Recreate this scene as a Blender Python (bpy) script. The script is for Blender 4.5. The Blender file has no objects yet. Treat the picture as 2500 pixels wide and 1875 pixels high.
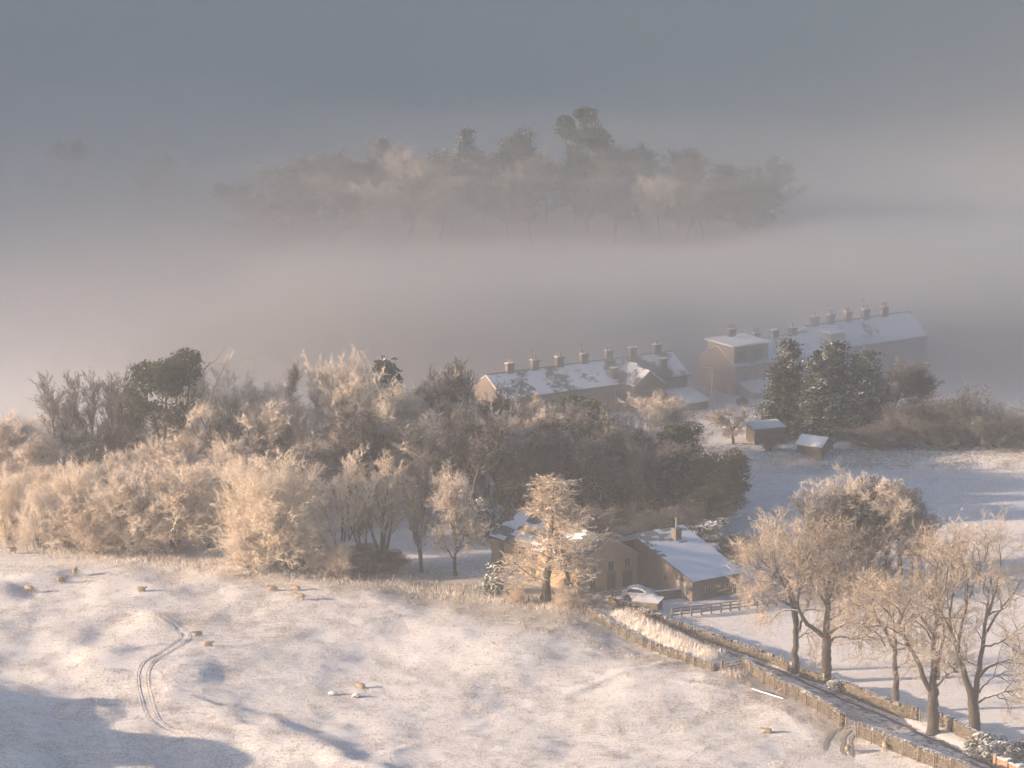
import bpy, bmesh, math, random
import numpy as np
from mathutils import Vector, Matrix, noise

sc = bpy.context.scene
C = sc.collection
R = math.radians

# ------------------------------------------------------------------ camera
CAM_H = 141.0
PITCH = R(12.0)
cam_d = bpy.data.cameras.new('camera')
cam = bpy.data.objects.new('camera', cam_d)
C.objects.link(cam)
cam.location = (0, 0, CAM_H)
cam.rotation_euler = (math.pi / 2 - PITCH, 0, 0)
cam_d.sensor_fit = 'HORIZONTAL'
cam_d.angle = R(12.0)
cam_d.clip_start = 1.0
cam_d.clip_end = 6000.0
sc.camera = cam

# ------------------------------------------------------------------ sky and sun
SUN_EL = R(12.0)
SUN_DIR = Vector((-math.cos(R(-8)) * math.cos(SUN_EL), math.sin(R(-8)) * math.cos(SUN_EL), math.sin(SUN_EL)))
world = bpy.data.worlds.new('World')
sc.world = world
world.use_nodes = True
wn = world.node_tree
wn.nodes.clear()
w_out = wn.nodes.new('ShaderNodeOutputWorld')
w_bg = wn.nodes.new('ShaderNodeBackground')
w_sky = wn.nodes.new('ShaderNodeTexSky')
w_sky.sky_type = 'NISHITA'
w_sky.sun_disc = False
w_sky.sun_elevation = SUN_EL
w_sky.sun_rotation = math.atan2(SUN_DIR.x, SUN_DIR.y)
w_sky.altitude = 150
w_sky.air_density = 1.0
w_sky.dust_density = 0.1
w_sky.ozone_density = 2.4
w_bg.inputs['Strength'].default_value = 0.055
wn.links.new(w_sky.outputs[0], w_bg.inputs['Color'])
wn.links.new(w_bg.outputs[0], w_out.inputs['Surface'])

sun_d = bpy.data.lights.new('sun', 'SUN')
sun_d.energy = 5.0
sun_d.angle = R(0.6)
sun_d.color = (1.0, 0.71, 0.48)
sun = bpy.data.objects.new('sun', sun_d)
C.objects.link(sun)
sun.location = (-300, 700, 200)
sun.rotation_euler = (-SUN_DIR).to_track_quat('-Z', 'Y').to_euler()

sc.view_settings.view_transform = 'Standard'
sc.view_settings.look = 'None'
sc.view_settings.gamma = 1.0
sc.view_settings.use_curve_mapping = False
sc.view_settings.exposure = 1.85

sc.render.engine = 'CYCLES'
cy = sc.cycles
cy.use_denoising = True
cy.denoiser = 'OPENIMAGEDENOISE'
cy.use_adaptive_sampling = True
cy.adaptive_threshold = 0.02
cy.max_bounces = 6
cy.diffuse_bounces = 3
cy.glossy_bounces = 2
cy.transmission_bounces = 2
cy.transparent_max_bounces = 8
cy.volume_bounces = 3
cy.sample_clamp_indirect = 4.0

rng = np.random.default_rng(11)
random.seed(5)

# ------------------------------------------------------------------ measuring: a photo point on the valley floor
F_PX = 1250 / math.tan(R(6.0))
def ground_at(px, py, z=0.0):
    u = (px - 1250) / F_PX
    v = (937.5 - py) / F_PX
    d = (u, math.cos(PITCH) + v * math.sin(PITCH), -math.sin(PITCH) + v * math.cos(PITCH))
    t = (z - CAM_H) / d[2]
    return Vector((d[0] * t, d[1] * t, z))

def sstep(a, b, x):
    t = np.clip((x - a) / (b - a), 0, 1)
    return t * t * (3 - 2 * t)

# smooth value noise on arrays
def vnoise(x, y, seed=0):
    x = np.asarray(x, float); y = np.asarray(y, float)
    xi = np.floor(x).astype(np.int64); yi = np.floor(y).astype(np.int64)
    fx = x - xi; fy = y - yi
    fx = fx * fx * fx * (fx * (fx * 6 - 15) + 10); fy = fy * fy * fy * (fy * (fy * 6 - 15) + 10)
    def h(a, b):
        n = (a * 374761393 + b * 668265263 + seed * 982451653) & 0x7fffffff
        n = ((n ^ (n >> 13)) * 1274126177) & 0x7fffffff
        n = (n ^ (n >> 16)) & 0xffff
        return n / 65535.0 * 2 - 1
    a = h(xi, yi); b = h(xi + 1, yi); c = h(xi, yi + 1); d = h(xi + 1, yi + 1)
    return (a * (1 - fx) + b * fx) * (1 - fy) + (c * (1 - fx) + d * fx) * fy

def polyline_dist(x, y, pts):
    """distance to a polyline, signed side (+ to the right of its direction) and arc length"""
    x = np.asarray(x, float); y = np.asarray(y, float)
    best = np.full(x.shape, 1e9); side = np.zeros(x.shape); arc = np.zeros(x.shape); s0 = 0.0
    for (ax, ay), (bx, by) in zip(pts[:-1], pts[1:]):
        dx, dy = bx - ax, by - ay
        L = math.hypot(dx, dy)
        t = np.clip(((x - ax) * dx + (y - ay) * dy) / (L * L), 0, 1)
        ex, ey = x - (ax + t * dx), y - (ay + t * dy)
        d = np.hypot(ex, ey)
        m = d < best
        best = np.where(m, d, best)
        side = np.where(m, np.sign(dy * ex - dx * ey), side)
        arc = np.where(m, s0 + t * L, arc)
        s0 += L
    return best, side, arc

def gp(*pts):
    return [tuple(ground_at(px, py)[:2]) for px, py in pts]

# lines of the place measured on the photograph
NEAR_WALL_A = gp((1440, 1500), (1480, 1522), (1600, 1580), (1745, 1645))
NEAR_WALL_B = gp((1815, 1640), (1900, 1690), (2060, 1772))
NEAR_WALL_C = gp((2100, 1790), (2250, 1850), (2330, 1885), (2420, 1925))
FAR_WALL_A = gp((1490, 1472), (1560, 1497), (1642, 1526), (1787, 1582), (1896, 1620), (1940, 1638))
FAR_WALL_B = gp((1955, 1648), (2015, 1668))
FAR_WALL_C = gp((2060, 1690), (2130, 1720), (2200, 1748), (2240, 1758))
FAR_WALL_D = gp((2308, 1775), (2380, 1815), (2425, 1845), (2460, 1865))
LANE_LINE = gp((1420, 1462), (1500, 1485), (1640, 1534), (1747, 1586), (1896, 1638), (2027, 1698), (2167, 1758), (2300, 1818), (2420, 1876), (2560, 1950))
BANK_LINE = gp((1450, 1490), (1530, 1515), (1608, 1550), (1700, 1594), (1790, 1632))
STEP_LINE = gp((600, 1360), (860, 1425), (1080, 1490), (1250, 1545), (1420, 1580), (1600, 1625), (1780, 1690), (1900, 1740))
WOOD_FENCE = gp((-40, 1325), (100, 1338), (250, 1362), (400, 1378), (600, 1396), (700, 1405), (880, 1425), (1000, 1432), (1130, 1455), (1290, 1475), (1400, 1490))
EMBANK_Y = 611.5

TRAILS = [gp((860, 1722), (1200, 1690), (1500, 1655), (1800, 1700), (2000, 1800)), gp((900, 1850), (1300, 1720), (1800, 1570)),
          gp((-40, 1722), (250, 1742), (560, 1742), (900, 1722), (1300, 1690)), gp((-40, 1800), (400, 1790), (900, 1790), (1700, 1860)),
          gp((-40, 1640), (300, 1600), (700, 1540), (1100, 1500)), gp((300, 1500), (700, 1470), (1000, 1480))]
FOLD = gp((560, 1742), (680, 1785), (830, 1845), (960, 1900))
def terrain(x, y):
    x = np.asarray(x, float); y = np.asarray(y, float)
    z = np.zeros(np.broadcast(x, y).shape)
    left = 1 - sstep(-6, 6, x - (9 + (539 - y) * 0.6))            # hummocky pasture on the left of the wall
    near = 1 - sstep(548, 566, y + 0.0 * x)
    w = left * near
    z = z + w * (0.55 * vnoise(x / 17, y / 24, 1) + 0.24 * vnoise(x / 7.5, y / 11, 2) + 0.10 * vnoise(x / 3.1, y / 4.5, 3))
    z = z + 0.035 * vnoise(x / 1.1, y / 1.3, 4) * (0.3 + 0.7 * w) + 0.02 * vnoise(x / 2.7, y / 2.2, 14)
    # slope that drops to the right below the edge of the pasture
    d, s, a = polyline_dist(x, y, STEP_LINE[:6])
    sd = -d * s
    z = z + w * (0.8 * sstep(46, 30, a) * (1 - sstep(-5.0, 2.6, sd + 1.0 * vnoise(x / 6, y / 6, 7)))) * sstep(-25, 5, x + 30)
    for i, tr in enumerate(TRAILS):
        d, s, a = polyline_dist(x + 0.9 * vnoise(x / 7, y / 7, 60 + i), y, tr)
        z = z + w * 0.16 * np.exp(-(d / 0.55) ** 2) * (0.6 + 0.6 * vnoise(x / 4, y / 4, 70 + i))
    d, s, a = polyline_dist(x, y, FOLD)
    z = z + w * 0.55 * np.exp(-np.where(s > 0, d / 5.0, d / 2.2) ** 2) * (1 + .5 * vnoise(x / 3, y / 4, 81))
    z = z + w * sstep(-14, -34, x) * sstep(512, 500, y) * (0.22 * vnoise(x / 6.5, y / 4, 82) + .09 * vnoise(x / 3.0, y / 2.4, 83))
    # low mound at the wood's corner
    z = z + 1.2 * np.exp(-(((x + 27) / 6) ** 2 + ((y - 559) / 4.5) ** 2))
    # grass bank between wall and lane
    d, s, a = polyline_dist(x, y, BANK_LINE)
    d, s, a = polyline_dist(x, y, NEAR_WALL_A)
    z = z + np.where(s < 0, np.interp(d, [.15, .45, 2.2, 3.8, 5.2], [0, .62, 1.25, .95, 0]), 0) * sstep(0.5, 4, a) * sstep(0.3, 2.5, 27.3 - a) * (1 + .12 * vnoise(x / 2, y / 2, 91))
    # lane a little sunken
    d, s, a = polyline_dist(x, y, LANE_LINE)
    z = z - 0.25 * (1 - sstep(1.3, 2.2, d))
    # unseen knolls added past the left edge to shade the pasture corner
    z = z + 8.0 * np.exp(-(((x + 80) / 15) ** 2 + ((y - 493) / 10) ** 2))
    z = z + 8.0 * np.exp(-(((x + 70) / 14) ** 2 + ((y - 476) / 9) ** 2))
    z = z + (0.7 * np.exp(-(((x + 27) / 10) ** 2 + ((y - 483) / 4) ** 2)) + 0.5 * sstep(-20, -45, x) * near) * (1 + 0.8 * vnoise(x / 5, y / 7, 51))
    z = z - 0.9 * np.exp(-(((x + 31) / 13) ** 2 + ((y - 480) / 4.2) ** 2))
    # flood bank on the far side of the meadow
    e = EMBANK_Y - 0.05 * (x - 35) + 0.3 * vnoise(x / 9, y * 0, 9)
    z = z + 1.4 * sstep(0, 3.2, y - e) * sstep(-45, 20, x)
    # the valley side rises far behind and to the left
    far = sstep(930, 1700, y)
    z = z + 45 * far
    # unseen ridge added on the left, shaped to keep sun off the valley head
    ridge = sstep(150, 280, -x) * sstep(572, 950, y + 0.2 * (x + 260))
    z = z + ridge * (134 - 40 * far) * (1 + 0.08 * vnoise(x / 90, y / 60, 6) + 0.08 * vnoise(x / 40, y / 27, 16))
    z = z + 0.8 * sstep(680, 900, y) * vnoise(x / 60, y / 60, 5)
    return z

def tz(x, y):
    return float(terrain(np.array([x]), np.array([y]))[0])

def on_ground(px, py):
    p = ground_at(px, py)
    for _ in range(4):
        p = ground_at(px, py, tz(p.x, p.y))
    return p
# ------------------------------------------------------------------ building tools
class MB:
    """collects polygons for ONE mesh"""
    def __init__(s):
        s.v = []; s.f = []; s.n = 0; s.mi = []
    def add(s, verts, faces, mi=0):
        s.v.append(np.asarray(verts, float).reshape(-1, 3))
        for f in faces:
            s.f.append([i + s.n for i in f]); s.mi.append(mi)
        s.n += len(s.v[-1])
    def box(s, x0, x1, y0, y1, z0, z1, mi=0):
        v = [(x0, y0, z0), (x1, y0, z0), (x1, y1, z0), (x0, y1, z0), (x0, y0, z1), (x1, y0, z1), (x1, y1, z1), (x0, y1, z1)]
        s.add(v, [(0, 3, 2, 1), (4, 5, 6, 7), (0, 1, 5, 4), (1, 2, 6, 5), (2, 3, 7, 6), (3, 0, 4, 7)], mi)
    def prism(s, pts, axis_vec, mi=0):
        """extrude polygon pts (3-D) along a vector"""
        p = np.asarray(pts, float); n = len(p); q = p + np.asarray(axis_vec, float)
        s.add(np.vstack([p, q]), [tuple(range(n))[::-1], tuple(range(n, 2 * n))] + [(i, (i + 1) % n, n + (i + 1) % n, n + i) for i in range(n)], mi)
    def tube(s, pts, rad, sides=6, mi=0, cap=True):
        p = np.asarray(pts, float); n = len(p)
        r = np.full(n, rad) if np.isscalar(rad) else np.asarray(rad, float)
        t = np.gradient(p, axis=0); t /= np.linalg.norm(t, axis=1)[:, None] + 1e-9
        ref = np.array([0, 0, 1.0]) if abs(t[0][2]) < 0.9 else np.array([1.0, 0, 0])
        u = np.cross(t, ref); u /= np.linalg.norm(u, axis=1)[:, None] + 1e-9
        w = np.cross(t, u)
        an = np.arange(sides) / sides * 2 * math.pi
        v = p[:, None] + r[:, None, None] * (u[:, None] * np.cos(an)[None, :, None] + w[:, None] * np.sin(an)[None, :, None])
        fs = []
        for i in range(n - 1):
            for k in range(sides):
                a = i * sides + k; b = i * sides + (k + 1) % sides
                fs.append((a, b, b + sides, a + sides))
        if cap:
            fs.append(tuple(range(sides))[::-1]); fs.append(tuple(range((n - 1) * sides, n * sides)))
        s.add(v.reshape(-1, 3), fs, mi)
    def mesh(s, name, mats, smooth=False):
        me = bpy.data.meshes.new(name)
        v = np.vstack(s.v) if s.v else np.zeros((0, 3))
        me.from_pydata(v.tolist(), [], s.f)
        for m in (mats if isinstance(mats, (list, tuple)) else [mats]):
            me.materials.append(m)
        if any(s.mi):
            me.polygons.foreach_set('material_index', s.mi)
        if smooth:
            me.polygons.foreach_set('use_smooth', [True] * len(me.polygons))
        me.update()
        return me
    def build(s, name, mats, parent=None, smooth=False):
        return link(name, s.mesh(name, mats, smooth), parent)

def fast_mesh(name, verts, quads=None, tris=None, mats=(), smooth=False):
    """mesh straight from arrays"""
    me = bpy.data.meshes.new(name)
    verts = np.asarray(verts, np.float32).reshape(-1, 3)
    me.vertices.add(len(verts)); me.vertices.foreach_set('co', verts.ravel())
    loops = []; starts = []; tot = 0; npoly = 0
    for arr, k in ((quads, 4), (tris, 3)):
        if arr is None or len(arr) == 0: continue
        arr = np.asarray(arr, np.int32).reshape(-1, k)
        loops.append(arr.ravel()); starts.append(tot + np.arange(len(arr), dtype=np.int32) * k)
        tot += arr.size; npoly += len(arr)
    me.loops.add(tot); me.loops.foreach_set('vertex_index', np.concatenate(loops))
    me.polygons.add(npoly); me.polygons.foreach_set('loop_start', np.concatenate(starts))
    if smooth:
        me.polygons.foreach_set('use_smooth', np.ones(npoly, bool))
    for m in mats: me.materials.append(m)
    me.update(calc_edges=True)
    return me

def link(name, me, parent=None):
    o = bpy.data.objects.new(name, me)
    C.objects.link(o)
    if parent is not None: o.parent = parent
    return o

def tag(o, label=None, cat=None, group=None, kind=None):
    if label: o['label'] = label
    if cat: o['category'] = cat
    if group: o['group'] = group
    if kind: o['kind'] = kind
    return o

def empty(name, loc, rz=0.0):
    o = bpy.data.objects.new(name, None)
    o.empty_display_size = 0.3
    C.objects.link(o)
    o.location = loc; o.rotation_euler = (0, 0, rz)
    return o

def copy_tree(o, parent=None):
    c = o.copy(); C.objects.link(c)
    c.parent = parent
    for ch in list(o.children): copy_tree(ch, c)
    return c

# ------------------------------------------------------------------ materials
class NT:
    """small wrapper for writing node materials"""
    def __init__(s, name):
        s.m = bpy.data.materials.new(name); s.m.use_nodes = True
        s.t = s.m.node_tree; s.t.nodes.clear()
        s.out = s.t.nodes.new('ShaderNodeOutputMaterial')
        s.b = s.t.nodes.new('ShaderNodeBsdfPrincipled')
        s.t.links.new(s.b.outputs[0], s.out.inputs['Surface'])
        s.b.inputs['Roughness'].default_value = 0.85
        s.b.inputs['Specular IOR Level'].default_value = 0.2
    def n(s, typ, **kw):
        nd = s.t.nodes.new(typ)
        for k, v in kw.items():
            if hasattr(nd, k): setattr(nd, k, v)
        return nd
    def put(s, sock, v):
        if isinstance(v, bpy.types.NodeSocket): s.t.links.new(v, sock)
        else: sock.default_value = v
    def coord(s, which='Object'):
        return s.n('ShaderNodeTexCoord').outputs[which]
    def noise(s, scale, detail=3.0, rough=0.55, vec=None, dist=0.0):
        nd = s.n('ShaderNodeTexNoise')
        nd.inputs['Scale'].default_value = scale; nd.inputs['Detail'].default_value = detail
        nd.inputs['Roughness'].default_value = rough; nd.inputs['Distortion'].default_value = dist
        if vec is not None: s.put(nd.inputs['Vector'], vec)
        return nd.outputs['Fac']
    def scaled(s, vec, sc_):
        nd = s.n('ShaderNodeMapping'); s.put(nd.inputs['Vector'], vec); nd.inputs['Scale'].default_value = sc_
        return nd.outputs[0]
    def ramp(s, fac, a, b):
        nd = s.n('ShaderNodeMapRange'); nd.interpolation_type = 'SMOOTHSTEP'
        s.put(nd.inputs['Value'], fac); nd.inputs['From Min'].default_value = a; nd.inputs['From Max'].default_value = b
        return nd.outputs[0]
    def mix(s, fac, a, b):
        nd = s.n('ShaderNodeMix', data_type='RGBA')
        s.put(nd.inputs[0], fac); s.put(nd.inputs[6], a); s.put(nd.inputs[7], b)
        return nd.outputs[2]
    def math(s, op, a, b=0.5, c=None):
        nd = s.n('ShaderNodeMath', operation=op)
        s.put(nd.inputs[0], a); s.put(nd.inputs[1], b)
        if c is not None: s.put(nd.inputs[2], c)
        return nd.outputs[0]
    def attr(s, name):
        return s.n('ShaderNodeAttribute', attribute_name=name).outputs['Fac']
    def normal_z(s):
        g = s.n('ShaderNodeNewGeometry'); x = s.n('ShaderNodeSeparateXYZ')
        s.t.links.new(g.outputs['Normal'], x.inputs[0])
        return x.outputs['Z']
    def rand(s):
        return s.n('ShaderNodeObjectInfo').outputs['Random']
    def island(s):
        return s.n('ShaderNodeNewGeometry').outputs['Random Per Island']
    def color(s, c): s.put(s.b.inputs['Base Color'], c)
    def bump(s, h, strength=0.5, dist=0.1):
        nd = s.n('ShaderNodeBump'); s.put(nd.inputs['Height'], h)
        nd.inputs['Strength'].default_value = strength; nd.inputs['Distance'].default_value = dist
        s.t.links.new(nd.outputs[0], s.b.inputs['Normal'])

def c4(r, g, b): return (r, g, b, 1.0)
SNOW = c4(0.80, 0.81, 0.83)

def mat_ground():
    m = NT('snowy_grass')
    co = m.coord()
    cover = m.attr('snow_cover')
    fine = m.noise(3.2, 8, 0.80, co)
    mid = m.noise(0.55, 5, 0.6, co)
    streak = m.noise(1.0, 4, 0.65, m.scaled(co, (0.5, 2.2, 1.0)))
    a = m.math('ADD', m.math('MULTIPLY', m.math('SUBTRACT', fine, 0.5), 2.6), m.math('MULTIPLY', m.math('SUBTRACT', mid, 0.5), 0.5))
    a = m.math('ADD', a, m.math('MULTIPLY', m.math('SUBTRACT', streak, 0.5), 0.7))
    d = m.math('SUBTRACT', m.math('ADD', a, 0.5), cover)                       # high where grass shows through
    f = m.math('MULTIPLY', m.ramp(d, -0.16, 0.26), 0.66)
    grass = m.mix(m.noise(0.9, 3, 0.5, co), c4(0.20, 0.165, 0.115), c4(0.30, 0.25, 0.18))
    m.color(m.mix(f, SNOW, grass))
    m.bump(m.math('ADD', m.math('MULTIPLY', fine, 1.0), streak), 0.9, 0.25)
    return m.m

def mat_simple(name, c, c2=None, scale=4.0, rough=0.85, bump=0.0, snow=None, spec=0.2):
    m = NT(name)
    co = m.coord()
    col = c4(*c)
    if c2 is not None: col = m.mix(m.noise(scale, 5, 0.6, co), c4(*c), c4(*c2))
    if snow is not None:
        nz = m.math('ADD', m.normal_z(), m.math('MULTIPLY', m.math('SUBTRACT', m.noise(6.0, 3, 0.6, co), 0.5), 0.7))
        col = m.mix(m.ramp(nz, snow[0], snow[1]), col, SNOW)
    m.color(col)
    m.b.inputs['Roughness'].default_value = rough
    m.b.inputs['Specular IOR Level'].default_value = spec
    if bump: m.bump(m.noise(scale * 4, 4, 0.6, co), bump, 0.05)
    return m.m

def mat_volume(name, density, color=(1, 1, 1), aniso=0.0):
    m = bpy.data.materials.new(name); m.use_nodes = True
    t = m.node_tree; t.nodes.clear()
    o = t.nodes.new('ShaderNodeOutputMaterial'); v = t.nodes.new('ShaderNodeVolumePrincipled')
    v.inputs['Color'].default_value = (*color, 1); v.inputs['Density'].default_value = density
    v.inputs['Anisotropy'].default_value = aniso
    t.links.new(v.outputs[0], o.inputs['Volume'])
    return m

M = {}
M['ground'] = mat_ground()
# ------------------------------------------------------------------ ground
def grid_coords(lo, hi, fine_lo, fine_hi, step, grow=1.16):
    a = list(np.arange(fine_lo, fine_hi + 1e-6, step))
    s = step; x = fine_hi
    while x < hi: s *= grow; x += s; a.append(min(x, hi))
    s = step; x = fine_lo; b = []
    while x > lo: s *= grow; x -= s; b.append(max(x, lo))
    return np.array(b[::-1] + a)

def build_ground():
    xs = grid_coords(-1800, 1500, -72, 72, 0.42)
    ys = grid_coords(-60, 2000, 466, 640, 0.5)
    X, Y = np.meshgrid(xs, ys)
    Z = terrain(X, Y)
    nx, ny = len(xs), len(ys)
    idx = np.arange(nx * ny).reshape(ny, nx)
    q = np.stack([idx[:-1, :-1], idx[:-1, 1:], idx[1:, 1:], idx[1:, :-1]], -1).reshape(-1, 4)
    me = fast_mesh('ground', np.stack([X, Y, Z], -1), q, None, [M['ground']], True)
    cov = 0.60 + 0.10 * vnoise(X / 14, Y / 14, 21) + 0.05 * vnoise(X / 5, Y / 5, 22)
    # thin snow on the strip of rough grass by the wood and on the slope under the pasture
    d, s, a = polyline_dist(X, Y, STEP_LINE)
    below = sstep(-2.0, 1.5, -d * s) * (1 - sstep(9, 15, d)) * (1 - sstep(-4, 3, X - (9 + (539 - Y) * 0.75)))
    cov -= 0.22 * np.where((s < 0) | (d < 2), below, 0)
    d, s, a = polyline_dist(X, Y, WOOD_FENCE)
    near = (1 - sstep(3, 11, d))
    cov -= 0.20 * near
    wood = (s < 0) & (X < 40)
    cov = np.where(wood & (Y < 620), cov - 0.10, cov)
    right_field = (X > 0.6 * (539 - Y) + 12) & (Y < 608)
    cov = np.where(right_field, cov + 0.09, cov)  # thicker snow cover on the field right of the wall
    e = EMBANK_Y - 0.05 * (X - 35)
    bank = sstep(0.4, 1.2, Y - e) * (1 - sstep(3.0, 4.2, Y - e)) * sstep(15, 27, X)
    cov -= 0.17 * bank
    d, s, a = polyline_dist(X, Y, BANK_LINE)
    cov += 0.10 * np.exp(-(d / 2.4) ** 2)
    for wl in (NEAR_WALL_B, NEAR_WALL_C, NEAR_WALL_A):
        d, s, a = polyline_dist(X, Y, wl)
        cov -= 0.14 * (s > 0) * (1 - sstep(1.5, 4.5, d + vnoise(X / 3, Y / 3, 45)))
    for px, py, rx, ry in ((790, 1690, 3.5, 2.2), (400, 1515, 3.0, 1.6), (470, 1530, 4, 2), (270, 1490, 3, 1.5), (2030, 1800, 4, 3), (1800, 1740, 7, 4), (30, 1500, 4, 2)):
        p = ground_at(px, py)
        cov -= 0.16 * np.exp(-(((X - p.x) / rx) ** 2 + ((Y - p.y) / ry) ** 2))
    cov = np.where(Y > 640, np.maximum(cov, 0.74) + 0.06, cov)
    at = me.attributes.new('snow_cover', 'FLOAT', 'POINT')
    at.data.foreach_set('value', cov.astype(np.float32).ravel())
    o = link('ground', me)
    return tag(o, 'snow covered valley floor and pasture with grass showing through', None, None, 'structure')
build_ground()
# ------------------------------------------------------------------ trees: materials
def mat_bark(name, c1, c2, snow=(0.55, 0.85)):
    m = NT(name)
    co = m.coord()
    col = m.mix(m.noise(3.0, 5, 0.65, m.scaled(co, (1, 1, 0.35))), c4(*c1), c4(*c2))
    nz = m.math('ADD', m.normal_z(), m.math('MULTIPLY', m.math('SUBTRACT', m.noise(5.0, 3, 0.6, co), 0.5), 0.9))
    m.color(m.mix(m.ramp(nz, *snow), col, SNOW))
    m.bump(m.noise(9.0, 5, 0.7, m.scaled(co, (1, 1, 0.25))), 0.8, 0.06)
    return m.m

def mat_twigs(name, bare, frost, lo, hi):
    """twigs partly furred with hoar frost; the share differs from twig to twig and from tree to tree"""
    m = NT(name)
    f = m.math('ADD', m.math('MULTIPLY', m.island(), 0.55), m.math('MULTIPLY', m.noise(0.5, 3, 0.6, m.coord()), 0.5))
    f = m.math('ADD', f, m.math('MULTIPLY', m.math('SUBTRACT', m.rand(), 0.5), 0.22))
    m.color(m.mix(m.ramp(f, lo, hi), c4(*bare), c4(*frost)))
    m.b.inputs['Roughness'].default_value = 0.9
    tr = m.n('ShaderNodeBsdfTranslucent'); mx = m.n('ShaderNodeMixShader'); mx.inputs[0].default_value = 0.12 if 'sparse' in name else 0.35  # lower translucency dims the shade-darkened twigs further
    col = m.b.inputs['Base Color'].links[0].from_socket
    m.t.links.new(col, tr.inputs[0]); m.t.links.new(m.b.outputs[0], mx.inputs[1]); m.t.links.new(tr.outputs[0], mx.inputs[2]); m.t.links.new(mx.outputs[0], m.out.inputs['Surface'])
    return m.m

def mat_leaves(name, c1, c2, snow_lo, snow_hi):
    m = NT(name)
    col = m.mix(m.island(), c4(*c1), c4(*c2))
    g = m.n('ShaderNodeNewGeometry'); x = m.n('ShaderNodeSeparateXYZ'); m.t.links.new(g.outputs['Normal'], x.inputs[0])
    up = m.math('ABSOLUTE', x.outputs['Z'])
    s = m.math('ADD', m.math('MULTIPLY', up, 0.45), m.math('MULTIPLY', m.noise(0.9, 4, 0.7, m.coord()), 0.85))
    m.color(m.mix(m.ramp(s, snow_lo, snow_hi), col, SNOW))
    return m.m

M['bark'] = mat_bark('frosted_bark', (0.036, 0.031, 0.025), (0.075, 0.065, 0.052))
M['bark_pale'] = mat_bark('pale_bark', (0.10, 0.085, 0.065), (0.18, 0.155, 0.12))
M['frost'] = mat_twigs('frosted_twigs', (0.18, 0.135, 0.10), (0.80, 0.73, 0.65), 0.20, 0.55)
M['frost_thin_shade'] = mat_twigs('sparse_frost_shade_twigs', (0.065, 0.058, 0.052), (0.46, 0.445, 0.43), 0.38, 0.90)  # less frost, and the wood's shade darkened into both twig colours
M['frost_tips'] = mat_twigs('brown_twigs_with_rime', (0.17, 0.12, 0.08), (0.76, 0.67, 0.55), 0.26, 0.70)
M['frost_gold'] = mat_twigs('straw_coloured_twigs', (0.34, 0.25, 0.17), (0.80, 0.72, 0.61), 0.20, 0.60)
M['needles'] = mat_leaves('snow_dusted_needles', (0.022, 0.034, 0.022), (0.05, 0.066, 0.04), 0.76, 0.98)
M['evergreen'] = mat_leaves('dark_evergreen_leaves', (0.03, 0.042, 0.022), (0.075, 0.085, 0.045), 0.84, 1.06)
M['snowy_leaves'] = mat_leaves('snow_laden_leaves', (0.03, 0.042, 0.025), (0.07, 0.08, 0.045), 0.60, 0.80)
M['ivy'] = mat_leaves('ivy_leaves', (0.022, 0.03, 0.017), (0.055, 0.062, 0.035), 0.84, 1.08)

# ------------------------------------------------------------------ trees: growing
def unit(a):
    return a / (np.linalg.norm(a, axis=-1, keepdims=True) + 1e-9)

def grow_from(g, P, Rd, nper, t0, t1, ang, length, k, wig, trop, rr=0.03, taper=0.25, lenfn=None, minr=0.0, angsd=0.18, bias=None):
    """children of the branches P (n,k+1,3) with radii Rd (n,k+1)"""
    n, kk = P.shape[0], P.shape[1] - 1
    m = n * nper
    par = np.repeat(np.arange(n), nper)
    t = (np.tile(np.arange(nper), n) + g.random(m)) / nper * (t1 - t0) + t0
    f = np.clip(t * kk, 0, kk - 1e-6); i = f.astype(int); fr = f - i
    A, B = P[par, i], P[par, i + 1]
    start = A + (B - A) * fr[:, None]
    tan = unit(B - A)
    rpar = Rd[par, i] * (1 - fr) + Rd[par, i + 1] * fr
    rnd = g.normal(size=(m, 3))
    perp = unit(rnd - (rnd * tan).sum(1)[:, None] * tan)
    a = ang + g.normal(size=m) * angsd
    d = tan * np.cos(a)[:, None] + perp * np.sin(a)[:, None]
    if bias is not None: d = unit(d + np.asarray(bias))
    L = length * (0.65 + 0.7 * g.random(m))
    if lenfn is not None: L = L * lenfn(t)
    pts = np.empty((m, k + 1, 3)); pts[:, 0] = start
    for s in range(k):
        d = unit(d + wig * g.normal(size=(m, 3)) + np.array([0, 0, trop]))
        pts[:, s + 1] = pts[:, s] + d * (L / k)[:, None]
    r0 = np.maximum(np.minimum(rpar * 0.75, L * rr), minr)
    rad = r0[:, None] * np.linspace(1, taper, k + 1)[None]
    return pts, rad

def tubes(P, Rd, sides):
    n, k1, _ = P.shape
    t = unit(np.gradient(P, axis=1))
    ref = np.where(np.abs(t[:, :, 2:3]) < 0.9, np.array([0, 0, 1.0]), np.array([1.0, 0, 0]))
    u = unit(np.cross(t, ref)); w = np.cross(t, u)
    an = np.arange(sides) / sides * 2 * math.pi
    V = P[:, :, None] + Rd[:, :, None, None] * (u[:, :, None] * np.cos(an)[None, None, :, None] + w[:, :, None] * np.sin(an)[None, None, :, None])
    idx = np.arange(n * k1 * sides).reshape(n, k1, sides)
    a, b = idx[:, :-1], idx[:, 1:]
    q = np.stack([a, np.roll(a, -1, 2), np.roll(b, -1, 2), b], -1).reshape(-1, 4)
    return V.reshape(-1, 3), q

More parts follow.
